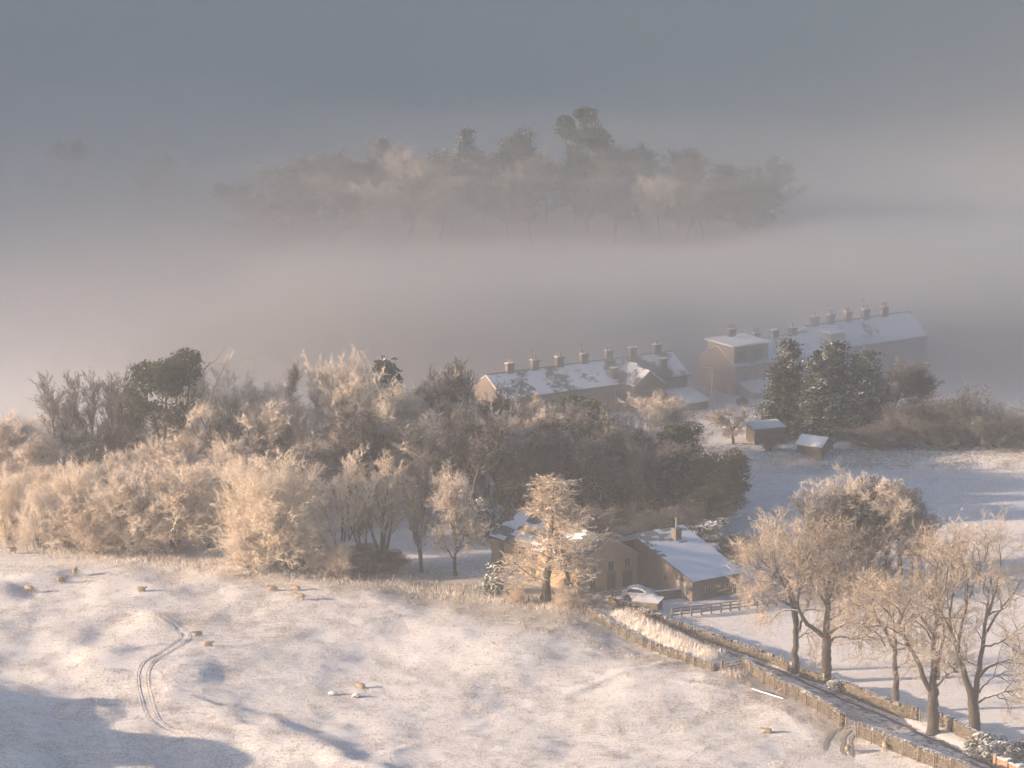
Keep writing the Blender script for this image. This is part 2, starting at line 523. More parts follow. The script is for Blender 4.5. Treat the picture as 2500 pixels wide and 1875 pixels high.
def ribbons(g, P, w):
    """flat tapered strips for the finest twigs: (verts, tris)"""
    n, k1, _ = P.shape
    t = unit(P[:, -1] - P[:, 0])
    r = g.normal(size=(n, 3)); s = unit(np.cross(t, r))
    W = w * (0.7 + 0.6 * g.random(n))
    V = []; T = []
    if k1 == 2:
        V = np.stack([P[:, 0] - s * W[:, None] / 2, P[:, 0] + s * W[:, None] / 2, P[:, 1]], 1)
        T = np.arange(n * 3).reshape(n, 3)
        return V.reshape(-1, 3), T
    V = np.stack([P[:, 0] - s * W[:, None] / 2, P[:, 0] + s * W[:, None] / 2, P[:, 1] - s * W[:, None] * .35, P[:, 1] + s * W[:, None] * .35, P[:, 2]], 1)
    b = (np.arange(n) * 5)[:, None]
    T = np.concatenate([b + np.array([[0, 1, 3]]), b + np.array([[0, 3, 2]]), b + np.array([[2, 3, 4]])], 0)
    return V.reshape(-1, 3), T

class TreeMesh:
    def __init__(s): s.tv = []; s.tq = []; s.nt = 0; s.cv = []; s.cq = []; s.ct = []; s.nc = 0
    def wood(s, P, Rd, sides):
        v, q = tubes(P, Rd, sides); s.tv.append(v); s.tq.append(q + s.nt); s.nt += len(v)
    def crown_tubes(s, P, Rd, sides):
        v, q = tubes(P, Rd, sides); s.cv.append(v); s.cq.append(q + s.nc); s.nc += len(v)
    def crown_tris(s, v, t):
        s.cv.append(v); s.ct.append(t + s.nc); s.nc += len(v)
    def meshes(s, bark, leaf):
        a = fast_mesh('trunk', np.vstack(s.tv), np.vstack(s.tq), None, [bark], True)
        b = fast_mesh('crown', np.vstack(s.cv), np.vstack(s.cq) if s.cq else None, np.vstack(s.ct) if s.ct else None, [leaf], False)
        return a, b

def trunk_line(g, h, r, k=10, wig=0.05, lean=(0, 0), top=0.15):
    d = unit(np.array([lean[0], lean[1], 1.0])); p = [np.zeros(3) - np.array([0, 0, 0.25])]
    for i in range(k):
        d = unit(d + wig * g.normal(size=3) * np.array([1, 1, 0.3])); p.append(p[-1] + d * (h + 0.25) / k)
    rad = r * np.linspace(1, top, k + 1); rad[0] *= 1.35
    return np.array(p)[None], rad[None]

def broad_tree(seed, h=14.0, spread=1.0, trunk=0.26, dens=11, tw=0.060, bark='bark', leaf='frost', up=0.10, ang=0.85, fork=0.2):
    g = np.random.default_rng(seed); T = TreeMesh()
    P0, R0 = trunk_line(g, h * 0.80, trunk, wig=0.07)
    P1, R1 = grow_from(g, P0, R0, 15, fork, 1.0, ang, h * 0.38 * spread, 6, 0.16, up, 0.035, lenfn=lambda t: 0.55 + 0.75 * np.sin(np.clip((t - fork) / (1 - fork) * 0.85 + 0.15, 0, 1) * math.pi))
    P2, R2 = grow_from(g, P1, R1, 10, 0.2, 1.0, 0.75, h * 0.15, 4, 0.2, up * 0.7, 0.022)
    P3, R3 = grow_from(g, P2, R2, dens, 0.1, 1.0, 0.7, h * 0.072, 2, 0.22, up * 0.6, 0.015, minr=0.008)
    P4, R4 = grow_from(g, P3, R3, 9, 0.05, 1.0, 0.65, h * 0.040, 1, 0.2, up * 0.6, 0.01)
    T.wood(P0, R0, 8); T.wood(P1, R1, 6)
    T.crown_tubes(P2, R2, 4)
    T.crown_tris(*ribbons(g, P3, tw * 1.1)); T.crown_tris(*ribbons(g, P4, tw))
    return T.meshes(M[bark], M[leaf]), h

def upright_tree(seed, h=14.0, stems=3, narrow=1.0, dens=8, tw=0.052, bark='bark', leaf='frost_thin_shade', low=0.25):
    """several ascending stems with steep branches"""
    g = np.random.default_rng(seed); T = TreeMesh()
    Ps, Rs = [], []
    for i in range(stems):
        a = i / stems * 6.28 + g.random()
        sp = 0.13 * narrow if stems > 1 else 0.02
        P, Rr = trunk_line(g, h * (0.82 + 0.16 * g.random()), 0.17 if stems > 1 else 0.24, wig=0.05, lean=(math.cos(a) * sp, math.sin(a) * sp), top=0.08)
        Ps.append(P); Rs.append(Rr)
    P0, R0 = np.vstack(Ps), np.vstack(Rs)
    P1, R1 = grow_from(g, P0, R0, 13 if stems > 1 else 26, low, 0.97, 0.55, h * 0.22 * narrow, 5, 0.1, 0.22, 0.02, lenfn=lambda t: 1.15 - 0.6 * t)
    P2, R2 = grow_from(g, P1, R1, dens, 0.15, 1.0, 0.5, h * 0.085, 3, 0.15, 0.18, 0.014)
    P3, R3 = grow_from(g, P2, R2, 7, 0.1, 1.0, 0.5, h * 0.045, 2, 0.15, 0.16, 0.012, minr=0.006)
    P4, R4 = grow_from(g, P3, R3, 3, 0.1, 1.0, 0.5, h * 0.025, 1, 0.15, 0.16, 0.01)
    T.wood(P0, R0, 7); T.wood(P1, R1, 4)
    T.crown_tubes(P2, R2, 3); T.crown_tris(*ribbons(g, P3, tw * 1.1)); T.crown_tris(*ribbons(g, P4, tw))
    return T.meshes(M[bark], M[leaf]), h

def shrub(seed, h=7.0, stems=9, wide=0.45, dens=8, tw=0.032, leaf='frost_gold', bark='bark'):
    g = np.random.default_rng(seed); T = TreeMesh(); Ps, Rs = [], []
    for i in range(stems):
        a = i / stems * 6.28 + g.random() * .5; sp = wide * (0.3 + 0.9 * g.random())
        P, Rr = trunk_line(g, h * (0.55 + 0.3 * g.random()), 0.09, 7, 0.1, (math.cos(a) * sp, math.sin(a) * sp), 0.15); Ps.append(P); Rs.append(Rr)
    P0, R0 = np.vstack(Ps), np.vstack(Rs)
    P1, R1 = grow_from(g, P0, R0, 10, 0.03, 1.0, 0.8, h * 0.30, 4, 0.15, 0.05, 0.02, lenfn=lambda t: 1.15 - 0.4 * t)
    P2, R2 = grow_from(g, P1, R1, dens, 0.15, 1.0, 0.6, h * 0.14, 3, 0.18, 0.08, 0.014)
    P3, R3 = grow_from(g, P2, R2, 8, 0.05, 1.0, 0.6, h * 0.075, 2, 0.2, 0.08, 0.012, minr=0.006)
    P4, R4 = grow_from(g, P3, R3, 4, 0.1, 1.0, 0.65, h * 0.035, 1, 0.2, 0.05, 0.01)
    T.wood(P0, R0, 5); T.crown_tubes(P1, R1, 4); T.crown_tubes(P2, R2, 3)
    T.crown_tris(*ribbons(g, P3, tw)); T.crown_tris(*ribbons(g, P4, tw))
    return T.meshes(M[bark], M[leaf]), h

def leaf_quads(g, C0, size, up=0.4, flat=0.6):
    """small two-triangle leaf sprays at points C0"""
    n = len(C0)
    nrm = unit(g.normal(size=(n, 3)) * np.array([1, 1, flat]) + np.array([0, 0, up]))
    a = unit(np.cross(nrm, g.normal(size=(n, 3)))); b = np.cross(nrm, a)
    s = (size * (0.6 + 0.8 * g.random(n)))[:, None]
    V = np.stack([C0 - a * s * .5, C0 - b * s * .30 + nrm * s * .05, C0 + a * s * .55, C0 + b * s * .30 + nrm * s * .05], 1).reshape(-1, 3)
    i = (np.arange(n) * 4)[:, None]
    return V, np.concatenate([i + np.array([[0, 1, 2]]), i + np.array([[0, 2, 3]])], 0)

def conifer(seed, h=11.0, base_w=3.4, leaf='needles', n=120, droop=-0.10, power=0.8, tips=3, size=0.34, low=0.03, leaders=0):
    """dense cone of drooping sprays"""
    g = np.random.default_rng(seed); T = TreeMesh()
    P0, R0 = trunk_line(g, h * 0.97, 0.22, 10, 0.02, top=0.06)
    P1, R1 = grow_from(g, P0, R0, n, low, 0.985, 1.15, base_w, 4, 0.10, droop, 0.016, lenfn=lambda t: np.clip(1 - t, 0.03, 1) ** power * (0.75 + 0.25 * np.sin(t * 37 + seed)))
    for i in range(leaders):
        a = i / max(1, leaders) * 6.28 + g.random(); hh = h * (0.62 + 0.30 * g.random()); off = base_w * (0.30 + 0.25 * g.random())
        Pa, Ra = trunk_line(g, hh, 0.12, 10, 0.02, (math.cos(a) * .05, math.sin(a) * .05), 0.06)
        Pa = Pa + np.array([math.cos(a) * off, math.sin(a) * off, 0])
        Pb, Rb = grow_from(g, Pa, Ra, n // 2, low, 0.985, 1.05, base_w * .55, 4, 0.10, droop, 0.016, lenfn=lambda t: np.clip(1 - t, 0.03, 1) ** power)
        P0 = np.vstack([P0, Pa]); R0 = np.vstack([R0, Ra]); P1 = np.vstack([P1, Pb]); R1 = np.vstack([R1, Rb])
    P2, R2 = grow_from(g, P1, R1, 9 if not leaders else 7, 0.25, 1.0, 0.65, 0.75, 2, 0.15, -0.05, 0.014, lenfn=lambda t: 1.2 - 0.5 * t)
    pts = P2.reshape(-1, 3)
    pts = np.vstack([pts + g.normal(size=pts.shape) * 0.11 for _ in range(tips)])
    T.wood(P0, R0, 6); T.crown_tubes(P1, R1, 3)
    T.crown_tris(*leaf_quads(g, pts, size, 0.25, 0.8))
    return T.meshes(M['bark'], M[leaf]), h

def clump_tree(seed, h=14.0, leaf='evergreen', n=28, clump=1.7, fork=0.30, spread=0.28, per=600, trunk=0.22, size=0.26, stems=4):
    """bare stems carrying dense rounded clumps of evergreen leaves, gaps between"""
    g = np.random.default_rng(seed); T = TreeMesh(); Ps, Rs = [], []
    for i in range(stems):
        a = i / stems * 6.28 + g.random(); sp = spread * (0.35 + 0.8 * g.random())
        P, Rr = trunk_line(g, h * (0.72 + 0.22 * g.random()), trunk * (0.8 if i else 1), 8, 0.08, (math.cos(a) * sp, math.sin(a) * sp), 0.2); Ps.append(P); Rs.append(Rr)
    P0, R0 = np.vstack(Ps), np.vstack(Rs)
    P1, R1 = grow_from(g, P0, R0, max(2, n // stems), fork, 1.0, 0.75, h * 0.17, 4, 0.15, 0.12, 0.03)
    T.wood(P0, R0, 6); T.wood(P1, R1, 4)
    ends = np.vstack([P1[:, -1], P0[:, -1]])
    out = []
    for e in ends:
        r = clump * (0.65 + 0.6 * g.random())
        for _ in range(3):
            cc = e + g.normal(size=3) * r * 0.45
            v = unit(g.normal(size=(per // 3, 3))) * (r * 0.62 * (0.55 + 0.45 * g.random((per // 3, 1))))
            v[:, 2] *= 0.75
            out.append(cc + v)
    T.crown_tris(*leaf_quads(g, np.vstack(out), size, 0.3, 0.9))
    return T.meshes(M['bark'], M[leaf]), h

def bush(seed, h=3.0, leaf='snowy_leaves', w=2.2, n=14, per=380, size=0.26):
    g = np.random.default_rng(seed); T = TreeMesh(); Ps, Rs = [], []
    for i in range(5):
        a = i / 5 * 6.28; P, Rr = trunk_line(g, h * 0.6, 0.06, 5, 0.1, (math.cos(a) * .4, math.sin(a) * .4), 0.3); Ps.append(P); Rs.append(Rr)
    T.wood(np.vstack(Ps), np.vstack(Rs), 4)
    out = []
    for i in range(n):
        a = g.random() * 6.28; rr = w * 0.62 * math.sqrt(g.random()); cz = h * (0.25 + 0.55 * g.random() * (1 - 0.5 * rr / w))
        r = 0.30 * w * (0.7 + 0.6 * g.random())
        v = unit(g.normal(size=(per, 3))) * (r * (0.6 + 0.4 * g.random((per, 1))))
        out.append(np.array([math.cos(a) * rr, math.sin(a) * rr, cz]) + v)
    p = np.vstack(out); p = p[p[:, 2] > 0.02]
    T.crown_tris(*leaf_quads(g, p, size, 0.3, 0.9))
    return T.meshes(M['bark'], M[leaf]), h

def ivy_sleeve(seed, h, r):
    """ivy clothing a trunk: a loose column of leaves"""
    g = np.random.default_rng(seed); n = int(900 * h / 8)
    z = h * g.random(n) ** 0.9; a = g.random(n) * 6.28
    rr = r * (0.55 + 0.55 * g.random(n)) * (1 - 0.45 * z / h) * (1 + 0.35 * np.sin(z * 2.1 + seed))
    v, t = leaf_quads(g, np.stack([np.cos(a) * rr, np.sin(a) * rr, z], 1), 0.28, 0.15, 0.9)
    return fast_mesh('ivy', v, None, t, [M['ivy']])

def hero_tree(seed, base_px, s_origin, s_scale, trunk_r, limbs, lens=(3.3, 1.7, 0.85, 0.42), counts=(9, 6, 6, 4), up=0.03, tw=0.036):
    """a tree whose trunk and limbs follow measured lines (u right, v up, w depth: metres); twigs grow from them"""
    g = np.random.default_rng(seed); T = TreeMesh()
    base = on_ground(*base_px)
    dist = (base - cam.location).length
    mpp = dist / F_PX
    dep = math.asin((CAM_H - base.z) / dist)
    Ps, Rs = [], []
    for pts, r0, r1, side in limbs:
        q = []
        for (cx, cy), w in zip(pts, np.linspace(0, 1, len(pts))):
            px = s_origin[0] + cx * s_scale; py = s_origin[1] + cy * s_scale
            y = side * w
            x = (px - base_px[0]) * mpp
            z = ((base_px[1] - py) * mpp + y * -math.sin(dep)) / math.cos(dep)
            q.append((x, y, z))
        q = np.array(q)
        # resample smoothly
        d = np.concatenate([[0], np.cumsum(np.linalg.norm(np.diff(q, axis=0), axis=1))]); d /= d[-1]
        tt = np.linspace(0, 1, 13)
        P = np.stack([np.interp(tt, d, q[:, i]) for i in range(3)], 1)
        P[1:-1] = P[1:-1] * 0.5 + (P[:-2] + P[2:]) * 0.25
        P[1:-1] += g.normal(size=(11, 3)) * 0.05
        Ps.append(P); Rs.append(np.interp(tt, [0, 1], [r0, r1]))
    P0, R0 = np.array(Ps), np.array(Rs)
    P0[0, 0, 2] -= 0.3; R0[0, 0] *= 1.3
    tr = P0[:1], R0[:1]; lb = P0[1:], R0[1:]
    P1, R1 = grow_from(g, lb[0], lb[1], counts[0], 0.40, 1.0, 0.90, lens[0], 5, 0.22, up, 0.03, minr=0.02)
    P2, R2 = grow_from(g, P1, R1, counts[1], 0.25, 1.0, 0.8, lens[1], 4, 0.25, up, 0.018, minr=0.012)
    P3, R3 = grow_from(g, P2, R2, counts[2], 0.1, 1.0, 0.65, lens[2], 2, 0.2, up, 0.012, minr=0.008)
    P4, R4 = grow_from(g, P3, R3, counts[3], 0.1, 1.0, 0.6, lens[3], 1, 0.2, up, 0.01)
    T.wood(P0[:1], R0[:1], 10); T.wood(lb[0], lb[1], 7); T.wood(P1, R1, 5)
    T.crown_tubes(P2, R2, 3); T.crown_tris(*ribbons(g, P3, tw * 1.1)); T.crown_tris(*ribbons(g, P4, tw))
    return T, base

def cone_tree(seed, h=14.5, base_w=4.5, n=50, leaf='frost', tw=0.06):
    g = np.random.default_rng(seed); T = TreeMesh()
    P0, R0 = trunk_line(g, h * 0.97, 0.24, 10, 0.02, top=0.06)
    P1, R1 = grow_from(g, P0, R0, n, 0.10, 0.99, 1.25, base_w, 5, 0.08, 0.05, 0.014, lenfn=lambda t: np.clip(1 - t, 0.05, 1) ** 0.8 * (0.75 + 0.3 * np.sin(t * 41)))
    P2, R2 = grow_from(g, P1, R1, 9, 0.2, 1.0, 0.75, 0.9, 3, 0.16, -0.03, 0.014, lenfn=lambda t: 1.25 - 0.5 * t)
    P3, R3 = grow_from(g, P2, R2, 7, 0.1, 1.0, 0.8, 0.42, 2, 0.2, -0.05, 0.012, minr=0.006)
    P4, R4 = grow_from(g, P3, R3, 3, 0.1, 1.0, 0.8, 0.22, 1, 0.2, 0.0, 0.01)
    T.wood(P0, R0, 7); T.wood(P1, R1, 4); T.crown_tubes(P2, R2, 3)
    T.crown_tris(*ribbons(g, P3, tw)); T.crown_tris(*ribbons(g, P4, tw))
    return T.meshes(M['bark'], M[leaf]), h

def crown_tree(seed, h=12.0, z0=0.3, w=6.0, n=34, per=420, leaf='evergreen', size=0.26, stems=4, clump=0.24, trunk=0.2):
    """stems under a rounded crown built of many leafy clumps with gaps between"""
    g = np.random.default_rng(seed); T = TreeMesh(); Ps, Rs = [], []
    for i in range(stems):
        a = i / stems * 6.28 + g.random(); sp = w / h * 0.32 * (0.4 + 0.7 * g.random())
        P, Rr = trunk_line(g, h * (0.72 + 0.15 * g.random()), trunk, 8, 0.07, (math.cos(a) * sp, math.sin(a) * sp), 0.15); Ps.append(P); Rs.append(Rr)
    P0, R0 = np.vstack(Ps), np.vstack(Rs)
    P1, R1 = grow_from(g, P0, R0, 9, max(z0, .15), 1.0, 0.8, w * 0.30, 4, 0.15, 0.1, 0.03)
    T.wood(P0, R0, 6); T.wood(P1, R1, 4)
    out = []
    for i in range(n):
        d = unit(g.normal(size=3)); rr = g.random() ** 0.4
        zc = h * (z0 + (1 - z0) * 0.5) + d[2] * rr * h * (1 - z0) * 0.42
        c = np.array([d[0] * rr * w * 0.40, d[1] * rr * w * 0.40, zc]); r = w * clump * (0.65 + 0.6 * g.random())
        v = unit(g.normal(size=(per, 3))) * (r * (0.5 + 0.5 * g.random((per, 1)))); v[:, 2] *= 0.85
        out.append(c + v)
    p = np.vstack(out); p = p[p[:, 2] > 0.1]
    T.crown_tris(*leaf_quads(g, p, size, 0.3, 0.9))
    return T.meshes(M['bark'], M[leaf]), h

# ------------------------------------------------------------------ trees: one of each kind
PROTO = {}
def proto(key, res): PROTO[key] = res
for i in range(4): proto('broad%d' % i, broad_tree(100 + i, spread=(1.0, 0.85, 1.1, 0.95)[i], up=(0.10, 0.16, 0.06, 0.12)[i], ang=(0.85, 0.7, 0.95, 0.8)[i]))
for i in range(2): proto('grey%d' % i, broad_tree(120 + i, leaf='frost_thin_shade', spread=0.8, up=0.16, ang=0.7, fork=0.30, dens=9))
for i in range(3): proto('upright%d' % i, upright_tree(140 + i, stems=(3, 2, 4)[i], narrow=(1.0, 0.9, 1.15)[i]))
for i in range(2): proto('tall%d' % i, upright_tree(150 + i, stems=1, narrow=0.95, low=0.50, dens=9))
proto('slim', upright_tree(160, stems=1, narrow=0.45, low=0.3))
for i in range(2): proto('gold%d' % i, upright_tree(165 + i, stems=4, narrow=1.1, dens=6, leaf='frost_gold', low=0.3))
for i in range(3): proto('shrub%d' % i, shrub(170 + i, leaf=('frost_gold', 'frost', 'frost_gold')[i], wide=(0.45, 0.55, 0.38)[i]))
for i in range(2): proto('shrubg%d' % i, shrub(176 + i, leaf='frost_thin_shade'))
for i in range(2): proto('dome%d' % i, shrub(180 + i, h=11, stems=12, wide=0.36, dens=8, tw=0.042))
proto('larch', cone_tree(190, leaf='frost_tips'))
for i in range(2): proto('leyland%d' % i, conifer(200 + i, h=11.5, base_w=2.7, n=130, power=1.0, droop=-0.05, size=0.23, leaders=(1, 3)[i], tips=3))
proto('spruce', conifer(210, h=3.4, base_w=1.15, n=60, leaf='snowy_leaves', power=0.9, droop=-0.06, tips=1, size=0.28))
proto('fir', conifer(211, h=10, base_w=2.0, n=70, power=0.9, droop=-0.08))
for i in range(2): proto('holm%d' % i, crown_tree(220 + i, h=14, z0=.42, w=8.0, n=19, clump=.15, per=520))
proto('ivyhead', crown_tree(225, h=12, z0=.55, w=4.0, n=16, per=380, stems=2, clump=.24))
for i in range(2): proto('darkoval%d' % i, crown_tree(227 + i, h=10.5, z0=.08, w=5.6, n=44, per=380, leaf='ivy', stems=5, clump=.22, trunk=.13))
for i in range(2): proto('bush%d' % i, bush(230 + i))
proto('apple', broad_tree(240, h=5.5, spread=1.25, trunk=0.16, dens=7, fork=0.22, ang=1.0, up=0.05))
IVY = [ivy_sleeve(250 + i, 8.0, 0.75) for i in range(3)]

def tree(name, key, px, base_py, top_py, width=None, label='', cat='tree', group=None, ivy=False, rot=None):
    (tm, cm), h0 = PROTO[key]
    b = on_ground(px, base_py)
    dist = (b - cam.location).length; mpp = dist / F_PX
    hgt = (base_py - top_py) * mpp / math.cos(math.asin((CAM_H - b.z) / dist))
    s = hgt / TOPZ[key]
    sx = s if width is None else (width * mpp) / WIDE[key]
    r = empty(name, b, random.uniform(0, 6.28) if rot is None else rot)
    r.scale = (sx, sx, s)
    link('trunk', tm, r)
    link('crown', cm, r)
    if ivy:
        o = link('ivy', random.choice(IVY), r); o.scale = (1 / sx, 1 / sx, 1 / s)
    return tag(r, label, cat, group)

TOPZ = {}; WIDE = {}
for k, ((tm, cm), h0) in PROTO.items():
    co = np.empty(len(cm.vertices) * 3, np.float32); cm.vertices.foreach_get('co', co); co = co.reshape(-1, 3)
    TOPZ[k] = float(np.percentile(co[:, 2], 99.7)); WIDE[k] = float(np.percentile(co[:, 0], 98.5) - np.percentile(co[:, 0], 1.5))
# ------------------------------------------------------------------ the five great trees by the lane
S1, O1 = 400 / 1580, (1780, 1280)
S2, O2 = 450 / 1409, (2050, 1300)
HEROES = [
 ('slender bare oak with forked trunk, leftmost of the five big lane trees', 1, (1944, 1640), O1, S1,
  [([(640, 1420), (640, 1250), (638, 1100), (640, 1000)], .40, .30, 0),
   ([(640, 1000), (622, 860), (590, 740), (540, 640), (470, 530), (420, 400), (425, 280)], .26, .06, -1.0),
   ([(645, 1010), (655, 900), (640, 790), (610, 700), (560, 560), (540, 400), (500, 200)], .22, .05, 1.5),
   ([(640, 790), (670, 660), (650, 560), (620, 400), (600, 240), (580, 110)], .16, .04, 1.0),
   ([(590, 740), (500, 590), (400, 560), (270, 560), (190, 540)], .12, .03, -1.5),
   ([(600, 790), (520, 740), (400, 740), (300, 770)], .10, .03, -.6),
   ([(655, 1060), (690, 990), (690, 900), (740, 830), (780, 720), (790, 620)], .15, .04, .8),
   ([(668, 1100), (730, 1060), (800, 1035), (830, 1020)], .08, .03, .4),
   ([(470, 530), (380, 440), (300, 360), (240, 290)], .10, .03, -1.2),
   ([(540, 640), (480, 470), (380, 280), (370, 180)], .10, .03, 2.0)]),
 ('thick straight oak with low curved side limbs, second of the five lane trees', 2, (2016, 1664), O1, S1,
  [([(932, 1515), (935, 1350), (935, 1200), (935, 1080)], .62, .48, 0),
   ([(935, 1080), (935, 950), (940, 830), (950, 720), (910, 620), (890, 480), (860, 330), (850, 180)], .40, .06, .5),
   ([(900, 1080), (820, 1010), (720, 950), (670, 850), (640, 760), (650, 660), (690, 560), (760, 460)], .30, .05, -1.2),
   ([(970, 1050), (1050, 990), (1130, 955), (1230, 965), (1290, 1030), (1330, 1080)], .20, .06, -.8),
   ([(970, 1140), (1020, 1080), (1110, 1085), (1220, 1125), (1290, 1065), (1370, 1110), (1440, 1110)], .17, .05, -.3),
   ([(945, 830), (880, 690), (790, 610), (770, 500), (740, 380), (700, 240)], .17, .04, -1.5),
   ([(950, 720), (1000, 600), (1040, 470), (1080, 350), (1090, 220)], .17, .04, 1.3),
   ([(930, 640), (990, 460), (1000, 300), (1010, 160)], .15, .04, 2.0),
   ([(965, 760), (1080, 650), (1180, 560), (1270, 480)], .12, .03, -1.6),
   ([(960, 920), (1040, 880), (1090, 820), (1020, 800), (960, 840)], .10, .04, .5),
   ([(965, 930), (1060, 860), (1110, 800)], .09, .03, 1.0),
   ([(890, 480), (800, 350), (760, 200)], .10, .03, 1.4)]),
 ('slim knobbly tree with flat crown swept left, middle of the five lane trees', 3, (2190, 1738), O2, S2,
  [([(438, 1375), (430, 1260), (425, 1120), (415, 1000)], .40, .26, 0),
   ([(415, 1000), (420, 900), (385, 850), (350, 760), (310, 690), (240, 610), (150, 570), (60, 560)], .22, .04, -.6),
   ([(420, 950), (430, 860), (410, 740), (400, 640), (350, 540), (300, 480)], .16, .04, 1.0),
   ([(385, 850), (340, 760), (260, 650), (190, 560), (110, 510)], .12, .03, .9),
   ([(425, 1040), (480, 1010), (540, 990), (590, 1000)], .09, .03, -.4),
   ([(440, 900), (500, 890)], .08, .04, .2),
   ([(410, 740), (460, 640), (490, 540), (500, 440)], .11, .03, -.9),
   ([(340, 870), (290, 780), (200, 740), (120, 690)], .09, .03, -1.0)]),
 ('tall twin limbed oak with thick bole, fourth of the five lane trees', 4, (2279, 1788), O2, S2,
  [([(716, 1530), (712, 1400), (708, 1260), (712, 1200)], .66, .52, 0),
   ([(690, 1215), (630, 1110), (590, 1000), (530, 900), (460, 800), (420, 720), (470, 620), (520, 520)], .32, .06, -1.0),
   ([(712, 1200), (712, 1050), (705, 950), (710, 820), (735, 680), (745, 540), (740, 430)], .42, .07, .4),
   ([(740, 1130), (745, 980), (775, 840), (800, 760), (770, 660), (690, 600), (600, 560)], .26, .05, 1.2),
   ([(720, 1200), (800, 1100), (780, 1060), (830, 1010)], .15, .05, -.9),
   ([(710, 820), (660, 720), (610, 680), (590, 640), (530, 640)], .14, .04, -.8),
   ([(735, 680), (690, 540), (650, 440), (620, 340)], .15, .04, 1.4),
   ([(745, 540), (790, 420), (800, 300), (790, 180)], .15, .03, -1.0),
   ([(740, 480), (720, 360), (730, 240), (770, 120)], .13, .03, .8),
   ([(460, 800), (400, 700), (350, 600), (320, 500)], .12, .03, .8),
   ([(800, 760), (830, 640), (810, 520), (830, 380)], .12, .03, 1.6)]),
 ('biggest oak with forking bole and wide crown, rightmost of the five lane trees', 5, (2381, 1800), O2, S2,
  [([(1035, 1570), (1030, 1460), (1020, 1360), (1012, 1290)], .68, .55, 0),
   ([(1005, 1290), (975, 1180), (940, 1080), (905, 960), (880, 880), (840, 780), (800, 700), (745, 600)], .42, .07, -.6),
   ([(1025, 1290), (1045, 1180), (1052, 1050), (1070, 940), (1095, 800), (1105, 640), (1120, 480), (1135, 330)], .36, .06, .6),
   ([(1055, 1110), (1110, 1040), (1190, 1005), (1290, 985), (1380, 940), (1440, 920)], .22, .05, -1.0),
   ([(1045, 1310), (1110, 1265), (1190, 1250), (1240, 1215), (1310, 1225), (1400, 1180)], .14, .04, -.5),
   ([(890, 1070), (820, 1010), (760, 960), (690, 930)], .15, .04, -.8),
   ([(895, 900), (900, 780), (940, 650), (965, 520), (960, 360), (910, 200), (890, 130)], .18, .03, 1.2),
   ([(1095, 800), (1170, 650), (1250, 560), (1330, 460), (1370, 360)], .16, .03, .9),
   ([(1105, 640), (1160, 470), (1200, 320), (1180, 120)], .15, .03, -1.0),
   ([(1080, 880), (1180, 860), (1280, 800), (1380, 720)], .14, .03, -1.3),
   ([(840, 780), (820, 640), (850, 480), (850, 300), (820, 160)], .15, .03, .9),
   ([(1040, 1020), (960, 990), (930, 950)], .10, .04, .5),
   ([(1120, 480), (1050, 350), (1000, 200), (1010, 110)], .13, .03, 1.6),
   ([(1060, 1230), (1130, 1130), (1240, 1080), (1350, 1060)], .10, .03, 1.4),
   ([(965, 520), (1010, 380), (1080, 220), (1100, 100)], .12, .03, -1.4)]),
]
for label, seed, bpx, org, scl, limbs in HEROES:
    T, base = hero_tree(300 + seed, bpx, org, scl, 0.5, limbs)
    tm, cm = T.meshes(M['bark'], M['frost_tips'])
    r = empty('oak_tree', base)
    link('trunk', tm, r); link('crown', cm, r)
    tag(r, label, 'tree', 'big bare trees along the lane')

# ------------------------------------------------------------------ the wood
WD = 'trees of the wood behind the pasture'
